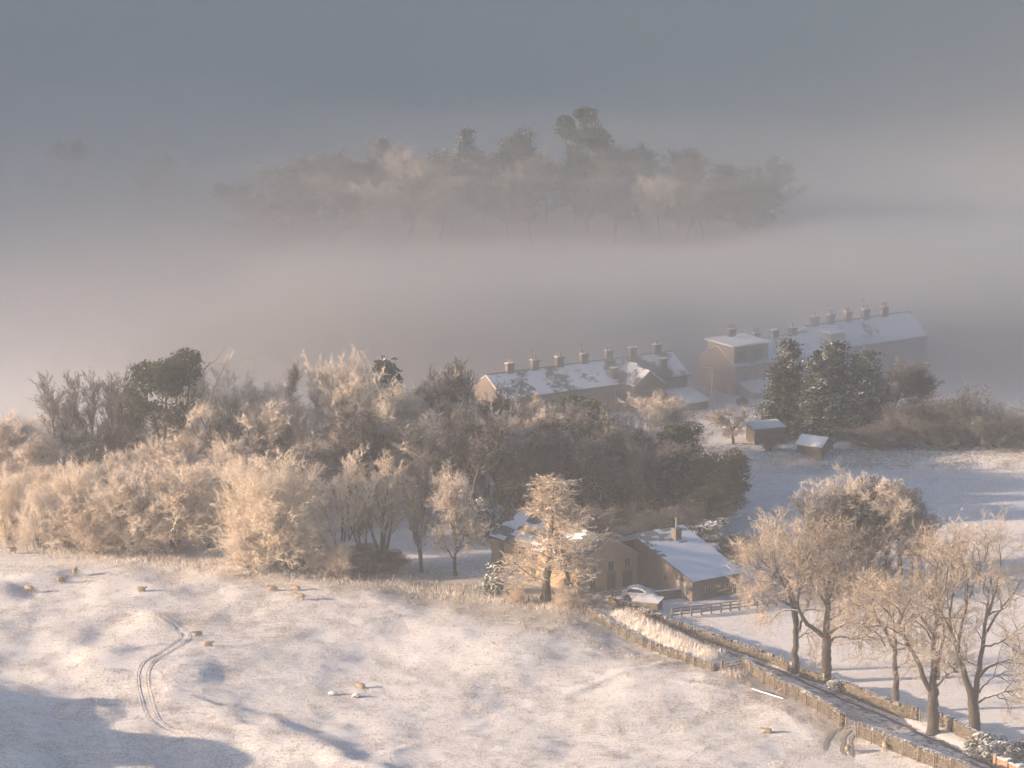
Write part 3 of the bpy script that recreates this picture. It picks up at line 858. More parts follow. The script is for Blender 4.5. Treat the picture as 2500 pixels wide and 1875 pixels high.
# along the skyline of the wood, left to right
SKY = [
 ('bare_tree', 'broad0', -30, 1215, 1030, 150, 'frosted bare tree cut by the left edge on the wood skyline'),
 ('bare_tree', 'broad1', 50, 1205, 1014, 150, 'rounded frosted bare tree with wide pale top at far left of the wood skyline'),
 ('bare_tree', 'upright1', 150, 1195, 935, 120, 'dark stemmed bare tree, leftmost of the tall pair before the dark evergreen'),
 ('bare_tree', 'upright0', 214, 1195, 908, 130, 'tallest fan shaped bare tree left of the dark evergreen'),
 ('bare_tree', 'upright2', 290, 1195, 918, 130, 'many stemmed bare tree just left of the dark evergreen'),
 ('bare_tree', 'tall0', 335, 1195, 955, 70, 'thin bare tree touching the left side of the dark evergreen'),
 ('evergreen_tree', 'holm0', 412, 1215, 866, 175, 'large dark green evergreen with open crown standing above the left of the wood'),
 ('bare_tree', 'broad2', 530, 1200, 882, 190, 'pale frosted bare tree rising just right of the dark evergreen'),
 ('bare_tree', 'broad3', 610, 1205, 915, 170, 'pale rounded bare tree between the dark evergreen and the slim poplar'),
 ('poplar_tree', 'slim', 680, 1150, 886, 44, 'slim upright poplar poking above the wood skyline alone'),
 ('bare_tree', 'broad1', 705, 1215, 945, 150, 'frosted bare tree in the dip of the wood skyline right of the slim poplar'),
 ('bare_tree', 'broad0', 815, 1195, 872, 130, 'tall frosted bare tree, left one of the pair peaking mid skyline'),
 ('bare_tree', 'broad3', 868, 1200, 862, 110, 'tall frosted bare tree, right one of the pair peaking mid skyline'),
 ('fir_tree', 'fir', 955, 1180, 884, 100, 'dark snow dusted fir tip showing above the middle of the wood'),
 ('bare_tree', 'broad2', 915, 1215, 915, 170, 'broad frosted bare tree just left of and below the fir tip'),
 ('bare_tree', 'grey0', 1030, 1190, 908, 130, 'greyish bare tree on the skyline just right of the fir tip'),
 ('bare_tree', 'broad0', 1090, 1195, 915, 140, 'frosted bare tree between the fir tip and the thin spires'),
 ('bare_tree', 'tall1', 1130, 1180, 888, 80, 'thin spiry bare tree left of the long terrace roof end'),
 ('bare_tree', 'tall0', 1180, 1185, 893, 90, 'thin spiry bare tree touching the left end of the long terrace roof'),
 ('bare_tree', 'grey1', 1240, 1200, 950, 130, 'grey bare tree in front of the left end of the terrace roof'),
 ('bare_tree', 'broad3', 1325, 1210, 968, 150, 'rounded grey bare tree with a bird on top before the terrace wall'),
 ('ivy_clad_tree', 'ivyhead', 1418, 1215, 976, 100, 'dark ivy headed tree before the terrace wall'),
 ('bare_tree', 'grey0', 1490, 1225, 985, 150, 'bare tree with a snowy forked limb below the terrace cross wing'),
 ('bare_tree', 'broad2', 1560, 1200, 1000, 120, 'bare tree between the forked limb tree and the pale round tree'),
 ('bare_tree', 'broad1', 1628, 1135, 958, 160, 'pale round frosted tree standing behind the wood before the lean-to'),
 ('ivy_clad_tree', 'ivyhead', 1655, 1240, 1036, 90, 'ivy headed tree with knobbly dark top near the right end of the wood'),
 ('ivy_clad_tree', 'darkoval0', 1715, 1275, 1108, 120, 'dark oval ivy clad tree, left of the two ending the wood'),
 ('ivy_clad_tree', 'darkoval1', 1768, 1280, 1100, 110, 'dark oval ivy clad tree, rightmost at the end of the wood'),
]
for nm, key, px, by, ty, w, lab in SKY:
    tree(nm, key, px, by, ty, w, lab, 'tree', WD, ivy=(1380 < px < 1600))

# filled rows between the skyline and the front of the wood
def skyline(px):
    xs = [-60, 100, 250, 420, 600, 740, 870, 1000, 1150, 1250, 1400, 1500, 1640, 1720, 1800]
    ys = [1030, 1010, 960, 960, 940, 960, 905, 925, 930, 985, 1010, 1010, 1060, 1120, 1150]
    return float(np.interp(px, xs, ys))
rnd = random.Random(77)
ZONES = [(150, 'at the left edge'), (330, 'below the tall fan shaped pair'), (480, 'below the large dark evergreen'), (600, 'left of the great dome'), (760, 'behind the great dome'),
         (900, 'behind the first alder'), (1050, 'below the fir tip'), (1200, 'above the farmhouse left end'), (1330, 'left of the larch tip'), (1450, 'right of the larch tip'), (1570, 'behind the farmhouse gable'), (9999, 'behind the barn roof')]
FARZ = [(760, 'at its left end'), (950, 'left of the pointed fir'), (1150, 'below the far cypress'), (1340, 'left of the tallest tree'), (1490, 'under the tallest tree'), (1700, 'right of the tallest tree'), (9999, 'at its right end')]
def zone(px, zs): return next(z for lim, z in zs if px < lim)
def filler(n, x0, x1, b0, b1, drop0, drop1, keys, name, label, w=(90, 160), ivyp=0.0, group=WD):
    k = 0
    for i in range(n):
        px = x0 + (i + rnd.random()) / n * (x1 - x0); by = rnd.uniform(b0, b1)
        ty = skyline(px) + rnd.uniform(drop0, drop1)
        if by - ty < 70: ty = by - 70
        tree(name, rnd.choice(keys), px, by, ty, rnd.uniform(*w), label + ' ' + zone(px, ZONES), 'tree', group, ivy=rnd.random() < ivyp)
B4 = ['broad0', 'broad1', 'broad2', 'broad3']
filler(11, -50, 620, 1190, 1225, 40, 95, B4 + ['upright0', 'upright2'], 'bare_tree', 'frosted tree in the second row of the wood')
filler(9, 620, 1180, 1195, 1230, 15, 60, B4, 'bare_tree', 'broad frosted tree in the second row of the wood', (110, 180))
filler(12, -60, 560, 1240, 1290, 110, 190, B4 + ['upright1', 'shrub0'], 'bare_tree', 'low frosted tree packed behind the straw bushes', (90, 150))
filler(10, 560, 1150, 1230, 1262, 60, 130, B4 + ['grey0', 'grey1'], 'bare_tree', 'greyish bare tree in the shaded wood', (110, 170), 0.2)
filler(14, 1120, 1640, 1215, 1262, 20, 95, ['grey0', 'grey1', 'tall0', 'tall1', 'broad3'], 'bare_tree', 'shaded grey tree with bare trunk', (70, 130), 0.5)
filler(22, 1060, 1690, 1262, 1286, 40, 110, ['tall0', 'tall1', 'tall0', 'tall1', 'grey0'], 'bare_tree', 'slender shaded tree in the front row', (60, 110), 0.55)

filler(16, 1180, 1700, 1215, 1248, 40, 100, ['grey0', 'grey1', 'broad0', 'broad3'], 'bare_tree', 'dim crowded tree deep in the dark wood', (100, 160), 0.3)
filler(12, -60, 620, 1255, 1300, 150, 220, ['shrub1', 'shrub2', 'upright0', 'broad2'], 'bare_tree', 'low frosted tree in a gap behind the fence bushes', (90, 150))

filler(14, 1380, 1740, 1205, 1245, 25, 70, ['grey0', 'grey1', 'darkoval0', 'broad3'], 'bare_tree', 'dim grey tree at the far side of the wood', (100, 150), 0.4)

UG = [(1310, 'left of the farmhouse ridge'), (1360, 'beside the larch top'), (1410, 'right of the larch'), (1460, 'left of the gable peak'), (1500, 'right above the gable peak'), (1545, 'left of the barn ridge'), (1590, 'above the barn ridge middle'), (1635, 'left of the barn chimney'), (1680, 'right of the barn chimney')]
for i, (px, wh) in enumerate(UG):
    for j in (0, 1):
        by = 1302 + 14 * j + rnd.uniform(-4, 4)
        tree('bush', rnd.choice(['shrubg0', 'shrubg1']), px + 22 * j, by, by - rnd.uniform(48, 70), rnd.uniform(70, 100), ('brown scrubby bush at the wood edge ', 'low scrubby bush behind the farm ')[j] + wh, 'bush', 'scrub behind the farm buildings')

# along the fence in front of the wood
FR = 'bushes and small trees along the pasture fence'
FRONT = [
 ('bush', 'shrub0', 20, 1320, 1150, 130, 'frosted bush at the left edge of the fence line'),
 ('bush', 'shrub1', 95, 1338, 1195, 120, 'low straw coloured bush, second from the left edge along the fence'),
 ('bush', 'shrub2', 165, 1335, 1142, 150, 'tall straw coloured bush, third from the left edge along the fence'),
 ('bush', 'shrub0', 240, 1350, 1222, 160, 'pale low bush standing forward of its neighbours at the fence'),
 ('bush', 'shrub1', 320, 1345, 1135, 170, 'wide straw coloured bush left of the peaked one'),
 ('bush', 'shrub2', 425, 1350, 1128, 210, 'peaked straw coloured bush with bright sunlit left side'),
 ('bush', 'shrub0', 510, 1338, 1165, 110, 'small dim bush in the shade left of the great dome'),
 ('willow_tree', 'dome0', 668, 1385, 1106, 270, 'great dome shaped straw coloured willow in front of the wood'),
 ('bush', 'shrub1', 612, 1392, 1258, 130, 'low frosted bush at the foot of the great dome, left side'),
 ('bush', 'shrub2', 735, 1394, 1250, 150, 'low frosted bush at the foot of the great dome, right side'),
 ('alder_tree', 'gold0', 835, 1385, 1112, 150, 'upright many stemmed alder just right of the great dome'),
 ('alder_tree', 'gold1', 935, 1380, 1108, 170, 'wide upright alder with brush like top between the dome and the farm'),
 ('alder_tree', 'upright0', 885, 1370, 1160, 110, 'thin alder between the two brush topped alders'),
 ('bare_tree', 'upright0', 1030, 1398, 1150, 100, 'bare tree with straight visible trunk in the garden left of the farmhouse'),
 ('bare_tree', 'broad1', 1112, 1405, 1138, 125, 'frosted bare tree touching the left end of the farmhouse'),
 ('yew_bush', 'darkoval1', 890, 1405, 1335, 110, 'dark evergreen thicket under the alders'),
 ('yew_bush', 'darkoval0', 955, 1395, 1345, 80, 'dark evergreen bush right of the thicket under the alders'),
 ('bush', 'shrub0', 820, 1412, 1320, 110, 'scrubby bush at the fence below the first alder'),
 ('laurel_bush', 'bush0', 1178, 1330, 1228, 90, 'snowy evergreen bush against the left end of the farmhouse roof'),
 ('larch_tree', 'larch', 1332, 1466, 1168, 245, 'pale sunlit cone shaped larch in front of the farmhouse'),
 ('bare_tree', 'slim', 1400, 1455, 1290, 60, 'thin twiggy tree half hidden behind the sunlit larch'),
 ('spruce_tree', 'spruce', 1207, 1446, 1378, 56, 'small snowy spruce beside the farmhouse door'),
 ('bush', 'shrub1', 1440, 1487, 1447, 50, 'small frosted bush at the farmhouse corner by the wall end'),
 ('bush', 'shrub2', 1385, 1485, 1440, 60, 'small frosted bush at the foot of the larch'),
 ('bush', 'shrub0', 1262, 1472, 1438, 50, 'tiny frosted bush left of the larch foot'),
 ('laurel_bush', 'bush1', 1818, 1348, 1305, 100, 'snow laden rounded shrub behind the barn, right of two'),
 ('laurel_bush', 'bush0', 1735, 1310, 1268, 100, 'snow laden rounded shrub behind the barn, left of two'),
 ('bush', 'shrubg0', 1790, 1370, 1300, 110, 'dim twiggy bush low behind the barn roof'),
 ('bush', 'shrubg1', 1690, 1290, 1225, 130, 'dim twiggy bush below the dark oval trees'),
]
for nm, key, px, by, ty, w, lab in FRONT:
    tree(nm, key, px, by, ty, w, lab, 'tree' if nm.endswith('tree') else 'bush', FR)

# copse in the meadow behind the lane trees
CP = 'trees of the small copse in the meadow'
for nm, key, px, by, ty, w, lab, iv in [
 ('bare_tree', 'broad0', 2075, 1390, 1146, 190, 'tallest sunlit round topped tree of the meadow copse', True),
 ('ivy_clad_tree', 'darkoval0', 2110, 1395, 1178, 150, 'ivy darkened tree in the heart of the meadow copse', True),
 ('bare_tree', 'upright2', 2010, 1400, 1200, 150, 'fan shaped bare tree on the left flank of the meadow copse', False),
 ('alder_tree', 'grey0', 2160, 1400, 1185, 130, 'tall dark trunked alder right of the heart of the meadow copse', True),
 ('alder_tree', 'tall0', 2195, 1405, 1200, 90, 'slender alder, second from the right in the meadow copse', False),
 ('alder_tree', 'grey1', 2225, 1408, 1232, 110, 'wide branching alder at the right edge of the meadow copse', False),
 ('bare_tree', 'tall1', 2130, 1402, 1190, 80, 'thin bare trunked tree in the middle of the meadow copse', True),
 ('bare_tree', 'broad1', 2165, 1412, 1180, 130, 'frosted bare tree between the alders of the meadow copse', False),
 ('alder_tree', 'upright0', 2245, 1412, 1250, 90, 'small bare alder leaning out at the far right of the meadow copse', False),
 ('bush', 'shrubg0', 1960, 1420, 1310, 130, 'low twiggy bush left of the meadow copse', False),
 ('bush', 'shrubg1', 2130, 1440, 1365, 110, 'low frosted bush at the foot of the meadow copse', False),
 ('bush', 'shrubg0', 2060, 1450, 1370, 130, 'low grey bush before the meadow copse', False)]:
    tree(nm, key, px, by, ty, w, lab, 'bush' if nm == 'bush' else 'tree', CP, ivy=iv)

# beyond the embankment
EM = 'trees beyond the meadow bank'
for nm, key, px, by, ty, w, lab in [
 ('cypress_tree', 'leyland0', 1922, 1055, 832, 125, 'dark snow dusted cypress, left of the tall clump by the houses'),
 ('cypress_tree', 'leyland1', 2035, 1062, 840, 160, 'dark snow dusted cypress, widest of the tall clump by the houses'),
 ('cypress_tree', 'leyland0', 2105, 1055, 862, 120, 'dark snow dusted cypress, right of the tall clump by the houses'),
 ('cypress_tree', 'leyland1', 1975, 1066, 925, 100, 'lower dark cypress filling the front of the tall clump'),
 ('bare_tree', 'grey0', 2170, 1030, 884, 130, 'dim bare tree just right of the cypress clump'),
 ('bare_tree', 'grey1', 2225, 1035, 905, 110, 'dim bare tree, second right of the cypress clump'),
 ('bush', 'shrubg0', 2195, 1080, 985, 140, 'pale frosted bush below the dim bare trees'),
 ('bush', 'shrubg1', 2270, 1085, 965, 170, 'pale frosted bush, highest of the row on the bank'),
 ('bush', 'shrubg1', 2350, 1088, 945, 170, 'tall dim bush right of the highest pale bush'),
 ('bush', 'shrubg0', 2430, 1092, 985, 160, 'dim bush, second from the right edge on the bank'),
 ('bush', 'shrubg1', 2500, 1092, 990, 130, 'dim bush cut by the right edge on the bank'),
 ('bush', 'shrubg1', 2135, 1095, 1030, 130, 'low dim bush under the cypress clump'),
 ('apple_tree', 'apple', 1790, 1082, 998, 125, 'small spreading frosted apple tree left of the shed'),
 ('bush', 'shrubg0', 1880, 1100, 1062, 60, 'small hedge bush between the two sheds'),
 ('fir_tree', 'fir', 2470, 850, 802, 45, 'small lone fir in the mist at the right edge')]:
    tree(nm, key, px, by, ty, w, lab, nm.split('_')[-1], EM)

# wood in the mist far behind
FW = 'trees of the far wood in the mist'
for nm, key, px, by, ty, w, lab in [
 ('evergreen_tree', 'holm1', 1415, 530, 268, 130, 'tallest dark tree standing over the far misty wood'),
 ('fir_tree', 'fir', 945, 530, 342, 50, 'pointed fir on the left of the far misty wood'),
 ('evergreen_tree', 'darkoval0', 1075, 540, 372, 110, 'dark evergreen in the middle of the far misty wood'),
 ('bare_tree', 'broad0', 985, 550, 365, 140, 'sunlit frosted tree in the far misty wood beside the pointed fir'),
 ('bare_tree', 'darkoval1', 1260, 530, 322, 110, 'dark rounded tree left of the tallest far tree'),
 ('fir_tree', 'leyland0', 1140, 530, 318, 90, 'dark cypress shaped tree in the far misty wood'),
 ('bare_tree', 'broad2', 165, 500, 332, 110, 'lone dim tree in the mist at far left'),
 ('bare_tree', 'broad3', 420, 530, 372, 110, 'dim tree in the mist between the lone tree and the far wood'),
 ('bare_tree', 'broad1', 350, 530, 385, 90, 'dim small tree in the mist right of the lone tree')]:
    tree(nm, key, px, by, ty, w, lab, 'tree', FW)
for row, (n, b0, b1, t0, t1) in enumerate([(16, 520, 540, 345, 385), (18, 550, 575, 370, 415), (14, 585, 610, 415, 455)]):
    for i in range(n):
        px = 600 + (i + rnd.random()) / n * 1300
        e = abs((px - 1250) / 650) ** 3
        tree('bare_tree', rnd.choice(['grey0', 'grey1', 'grey0', 'broad3']), px, rnd.uniform(b0, b1), rnd.uniform(t0, t1) + 45 * e, rnd.uniform(100, 160),
             ('dim tree in the back row of the far misty wood', 'frosted tree in the middle row of the far misty wood', 'pale tree sunk in mist in the far wood front row')[row] + ' ' + zone(px, FARZ), 'tree', FW)
# ------------------------------------------------------------------ building materials
def mat_stone(name, c1, c2, mortar, sx=0.42, sz=0.2, snow=None):
    m = NT(name)
    co = m.coord()
    s = m.n('ShaderNodeSeparateXYZ'); m.t.links.new(co, s.inputs[0])
    cb = m.n('ShaderNodeCombineXYZ')
    m.put(cb.inputs[0], m.math('ADD', s.outputs[0], m.math('MULTIPLY', s.outputs[1], 1.0)))
    m.put(cb.inputs[1], s.outputs[2])
    br = m.n('ShaderNodeTexBrick')
    br.inputs['Scale'].default_value = 1.0; br.inputs['Brick Width'].default_value = sx; br.inputs['Row Height'].default_value = sz
    br.inputs['Mortar Size'].default_value = 0.018; br.offset = 0.5; br.squash = 1.0
    br.inputs['Color1'].default_value = c4(*c1); br.inputs['Color2'].default_value = c4(*c2); br.inputs['Mortar'].default_value = c4(*mortar)
    m.put(br.inputs['Vector'], cb.outputs[0])
    stain = m.noise(0.7, 5, 0.65, co)
    col = m.mix(m.math('MULTIPLY', m.ramp(stain, 0.42, 0.75), 0.55), br.outputs['Color'], c4(c1[0] * .55, c1[1] * .55, c1[2] * .6))
    m.color(col)
    m.bump(m.math('ADD', m.math('MULTIPLY', br.outputs['Fac'], -0.6), m.noise(7, 4, 0.6, co)), 0.6, 0.04)
    return m.m

def mat_slate(name, snow_amt, scale=0.28):
    m = NT(name)
    co = m.coord()
    base = m.mix(m.noise(5, 4, 0.6, co), c4(0.075, 0.08, 0.085), c4(0.13, 0.13, 0.125))
    n = m.math('ADD', m.noise(scale, 4, 0.55, co), m.math('MULTIPLY', m.math('SUBTRACT', m.noise(2.2, 4, 0.65, co), 0.5), 0.35))
    m.color(m.mix(m.ramp(n, snow_amt - 0.05, snow_amt + 0.06), base, SNOW))
    m.bump(m.noise(6, 3, 0.6, co), 0.4, 0.04)
    return m.m

M['sandstone'] = mat_stone('sandstone', (0.40, 0.30, 0.19), (0.31, 0.235, 0.155), (0.26, 0.21, 0.15))
M['gritstone'] = mat_stone('gritstone', (0.19, 0.16, 0.135), (0.15, 0.13, 0.11), (0.12, 0.105, 0.09))
M['render_wall'] = mat_simple('roughcast', (0.30, 0.25, 0.21), (0.24, 0.205, 0.175), 1.2, bump=0.3)
M['slate'] = mat_simple('roof_slate', (0.07, 0.075, 0.082), (0.125, 0.125, 0.125), 3.0, snow=(0.88, 1.25), bump=0.3)
M['roof_slates'] = mat_slate('snow_patched_slates', 0.46)
M['roof_snowy'] = mat_slate('snowy_slates', 0.40)
M['snow'] = mat_simple('fresh_snow', (0.80, 0.81, 0.83), (0.76, 0.77, 0.80), 1.5, bump=0.25)
M['glass'] = mat_simple('dark_window_glass', (0.035, 0.04, 0.045), rough=0.12, spec=0.5)
M['frame'] = mat_simple('window_frame_paint', (0.40, 0.38, 0.36), (0.30, 0.28, 0.26), 5)
M['door'] = mat_simple('brown_door_paint', (0.09, 0.07, 0.05), (0.12, 0.095, 0.07), 5)
M['chimney'] = mat_stone('chimney_stone', (0.17, 0.135, 0.11), (0.13, 0.105, 0.09), (0.11, 0.09, 0.08), 0.4, 0.22)
M['pot'] = mat_simple('clay_pot', (0.30, 0.17, 0.10), (0.24, 0.14, 0.09), 6)
M['timber'] = mat_simple('weathered_timber', (0.12, 0.10, 0.08), (0.19, 0.165, 0.14), 6, snow=(0.75, 1.0), bump=0.3)
M['metal'] = mat_simple('galvanised_metal', (0.25, 0.25, 0.25), (0.18, 0.18, 0.18), 5, rough=0.5)
M['lit_window'] = mat_simple('painted_window_glow', (0.62, 0.52, 0.40), (0.55, 0.46, 0.36), 3)  # warm pale pane colour stands in for a lit window

def wall_poly(mb, pts, t=0.35, nrm=None):
    """a wall panel: planar outline pushed back by its thickness"""
    mb.prism(pts, np.asarray(nrm, float) * -t)

def window(parent, at, ux, w, h, nrm, pane_mat='glass', mull=1, name='window'):
    """frame with a recessed pane; at = lower left corner on the wall face (local), ux along the wall, nrm outward"""
    at = np.asarray(at, float); ux = np.asarray(ux, float); nz = np.array([0, 0, 1.0]); n = np.asarray(nrm, float)
    f = MB(); b = 0.09
    def bar(a0, a1, z0, z1, d0=-0.05, d1=0.03):
        p = [at + ux * a0 + nz * z0, at + ux * a1 + nz * z0, at + ux * a1 + nz * z1, at + ux * a0 + nz * z1]
        f.prism([q + n * d1 for q in p], n * (d0 - d1))
    bar(0, w, 0, b); bar(0, w, h - b, h); bar(0, b, b, h - b); bar(w - b, w, b, h - b)
    for i in range(mull):
        x = w * (i + 1) / (mull + 1); bar(x - .03, x + .03, b, h - b)
    fo = f.build(name, M['frame'], parent)
    p = MB(); q = [at + ux * b + nz * b, at + ux * (w - b) + nz * b, at + ux * (w - b) + nz * (h - b), at + ux * b + nz * (h - b)]
    p.prism([c + n * 0.008 for c in q], n * -0.02); p.build('pane', M[pane_mat], fo)
    s = MB(); q = [at + ux * -0.12 + nz * -0.12, at + ux * (w + .12) + nz * -0.12, at + ux * (w + .12) + nz * -0.005, at + ux * -0.12 + nz * -0.005]
    s.prism([c + n * 0.11 for c in q], n * -0.105); s.build('sill', M['gritstone'], fo)
    return fo

def door(parent, at, ux, w, h, nrm, mat='door'):
    at = np.asarray(at, float); ux = np.asarray(ux, float); n = np.asarray(nrm, float); nz = np.array([0, 0, 1.0])
    f = MB(); q = [at, at + ux * w, at + ux * w + nz * h, at + nz * h]
    f.prism([c + n * 0.02 for c in q], n * -0.06)
    for a0, a1 in ((.12, .46), (.54, .88)):
        q = [at + ux * w * a0 + nz * .15, at + ux * w * a1 + nz * .15, at + ux * w * a1 + nz * (h - .2), at + ux * w * a0 + nz * (h - .2)]
        f.prism([c + n * 0.035 for c in q], n * -0.014)
    d = f.build('door', M[mat], parent)
    k = MB(); c = at + ux * w * .9 + nz * 1.0 + n * .05; k.box(c[0] - .04, c[0] + .04, c[1] - .04, c[1] + .04, c[2] - .04, c[2] + .04); k.build('handle', M['metal'], d)
    l = MB(); q = [at + ux * -.15 + nz * (h + .005), at + ux * (w + .15) + nz * (h + .005), at + ux * (w + .15) + nz * (h + .22), at + ux * -.15 + nz * (h + .22)]
    l.prism([c + n * 0.03 for c in q], n * -0.028); l.build('lintel', M['gritstone'], d)

def chimney(parent, x, y, z0, w, d, h, pots=2, aerial=False, rng_=None):
    c = MB(); c.box(x - w / 2, x + w / 2, y - d / 2, y + d / 2, z0, z0 + h * .86)
    c.box(x - w / 2 - .07, x + w / 2 + .07, y - d / 2 - .07, y + d / 2 + .07, z0 + h * .86, z0 + h)
    o = c.build('chimney', M['chimney'], parent)
    s = MB(); s.box(x - w / 2 - .05, x + w / 2 + .05, y - d / 2 - .05, y + d / 2 + .05, z0 + h + .003, z0 + h + .06); s.build('snow_cap', M['snow'], o)
    for i in range(pots):
        p = MB(); px = x + (i - (pots - 1) / 2) * w * .42
        p.tube([(px, y, z0 + h + .05), (px, y, z0 + h + .3), (px, y, z0 + h + .52), (px, y, z0 + h + .6)], [.15, .12, .12, .15], 8); p.build('pot', M['pot'], o)
    if aerial:
        a = MB(); a.tube([(x - w * .4, y, z0 + h), (x - w * .4, y, z0 + h + 1.6)], .025, 4)
        for k in range(4): a.tube([(x - w * .4 - .35 + .04 * k, y, z0 + h + 1.5 - k * .12), (x - w * .4 + .35 - .04 * k, y, z0 + h + 1.5 - k * .12)], .018, 4)
        a.build('aerial', M['metal'], o)
    return o

def slab(mb, p00, p10, p11, p01, t, mi=0):
    """a thin roof plane from four corners, thickened downwards along its normal"""
    p = [np.asarray(q, float) for q in (p00, p10, p11, p01)]
    n = np.cross(p[1] - p[0], p[3] - p[0]); n /= np.linalg.norm(n)
    if n[2] < 0: n = -n
    mb.prism(p, -n * t, mi)
    return n

def snow_on_roof(parent, p00, p10, p11, p01, keep, t=0.07, res=0.28, seed=0):
    """uneven sheet of lying snow on part of a roof plane; keep(u,v) tells where it lies"""
    p00, p10, p11, p01 = [np.asarray(q, float) for q in (p00, p10, p11, p01)]
    nu = max(2, int(np.linalg.norm(p10 - p00) / res)); nv = max(2, int(np.linalg.norm(p01 - p00) / res))
    U, V = np.meshgrid(np.linspace(0, 1, nu + 1), np.linspace(0, 1, nv + 1))
    P = (p00[None, None] * ((1 - U) * (1 - V))[..., None] + p10 * (U * (1 - V))[..., None] + p11 * (U * V)[..., None] + p01 * ((1 - U) * V)[..., None])
    n = np.cross(p10 - p00, p01 - p00); n /= np.linalg.norm(n)
    if n[2] < 0: n = -n
    K = keep(U, V)
    hgt = np.where(K > 0, 0.035 + t * np.clip(K * 4, 0, 1) * (0.8 + 0.2 * vnoise(U * nu / 3, V * nv / 3, seed)), -0.03)
    Q = P + n * hgt[..., None]
    idx = np.arange(Q.shape[0] * Q.shape[1]).reshape(Q.shape[:2])
    q = np.stack([idx[:-1, :-1], idx[:-1, 1:], idx[1:, 1:], idx[1:, :-1]], -1).reshape(-1, 4)
    kk = (K > 0); m = (kk[:-1, :-1] | kk[:-1, 1:] | kk[1:, 1:] | kk[1:, :-1]).reshape(-1)
    me = fast_mesh('snow_cover', Q, q[m], None, [M['snow']], True)
    return link('snow_cover', me, parent)

SLATE_MESHES = []
for i in range(4):
    mb = MB(); w = (.42, .5, .36, .46)[i]
    mb.box(-w / 2, w / 2, -.24, .24, 0, .035); SLATE_MESHES.append(mb.mesh('slate', M['slate']))

def lay_slates(parent, p00, p10, p01, where, limit=280, seed=0):
    """separate slates in overlapping courses on the bare part of a roof (p00 eave corner, p10 along the eave, p01 up the verge)"""
    p00, p10, p01 = [np.asarray(q, float) for q in (p00, p10, p01)]
    eu = p10 - p00; ev = p01 - p00; lu = np.linalg.norm(eu); lv = np.linalg.norm(ev); eu = eu / lu; ev = ev / lv
    n = np.cross(eu, ev)
    if n[2] < 0: n = -n
    g = random.Random(seed); c = 0
    nv = int(lv / .36)
    cells = []
    for j in range(nv):
        nu = int(lu / .47)
        for i in range(nu):
            u = (i + (.5 if j % 2 else 0.25)) * .47 + g.uniform(-.03, .03); v = (j + .6) * .36
            if u < lu - .2 and where(u / lu, v / lv): cells.append((u, v))
    if len(cells) > limit:
        g.shuffle(cells); cells = cells[:limit]
    rot = Matrix(((eu[0], ev[0], n[0]), (eu[1], ev[1], n[1]), (eu[2], ev[2], n[2])))
    for u, v in cells:
        o = link('slate', g.choice(SLATE_MESHES), parent)
        tilt = Matrix.Rotation(-0.085 + g.uniform(-.02, .02), 3, 'X') @ Matrix.Rotation(g.uniform(-.03, .03), 3, 'Z')
        p = p00 + eu * u + ev * v + n * 0.045
        o.matrix_local = Matrix.Translation(p) @ (rot @ tilt).to_4x4()

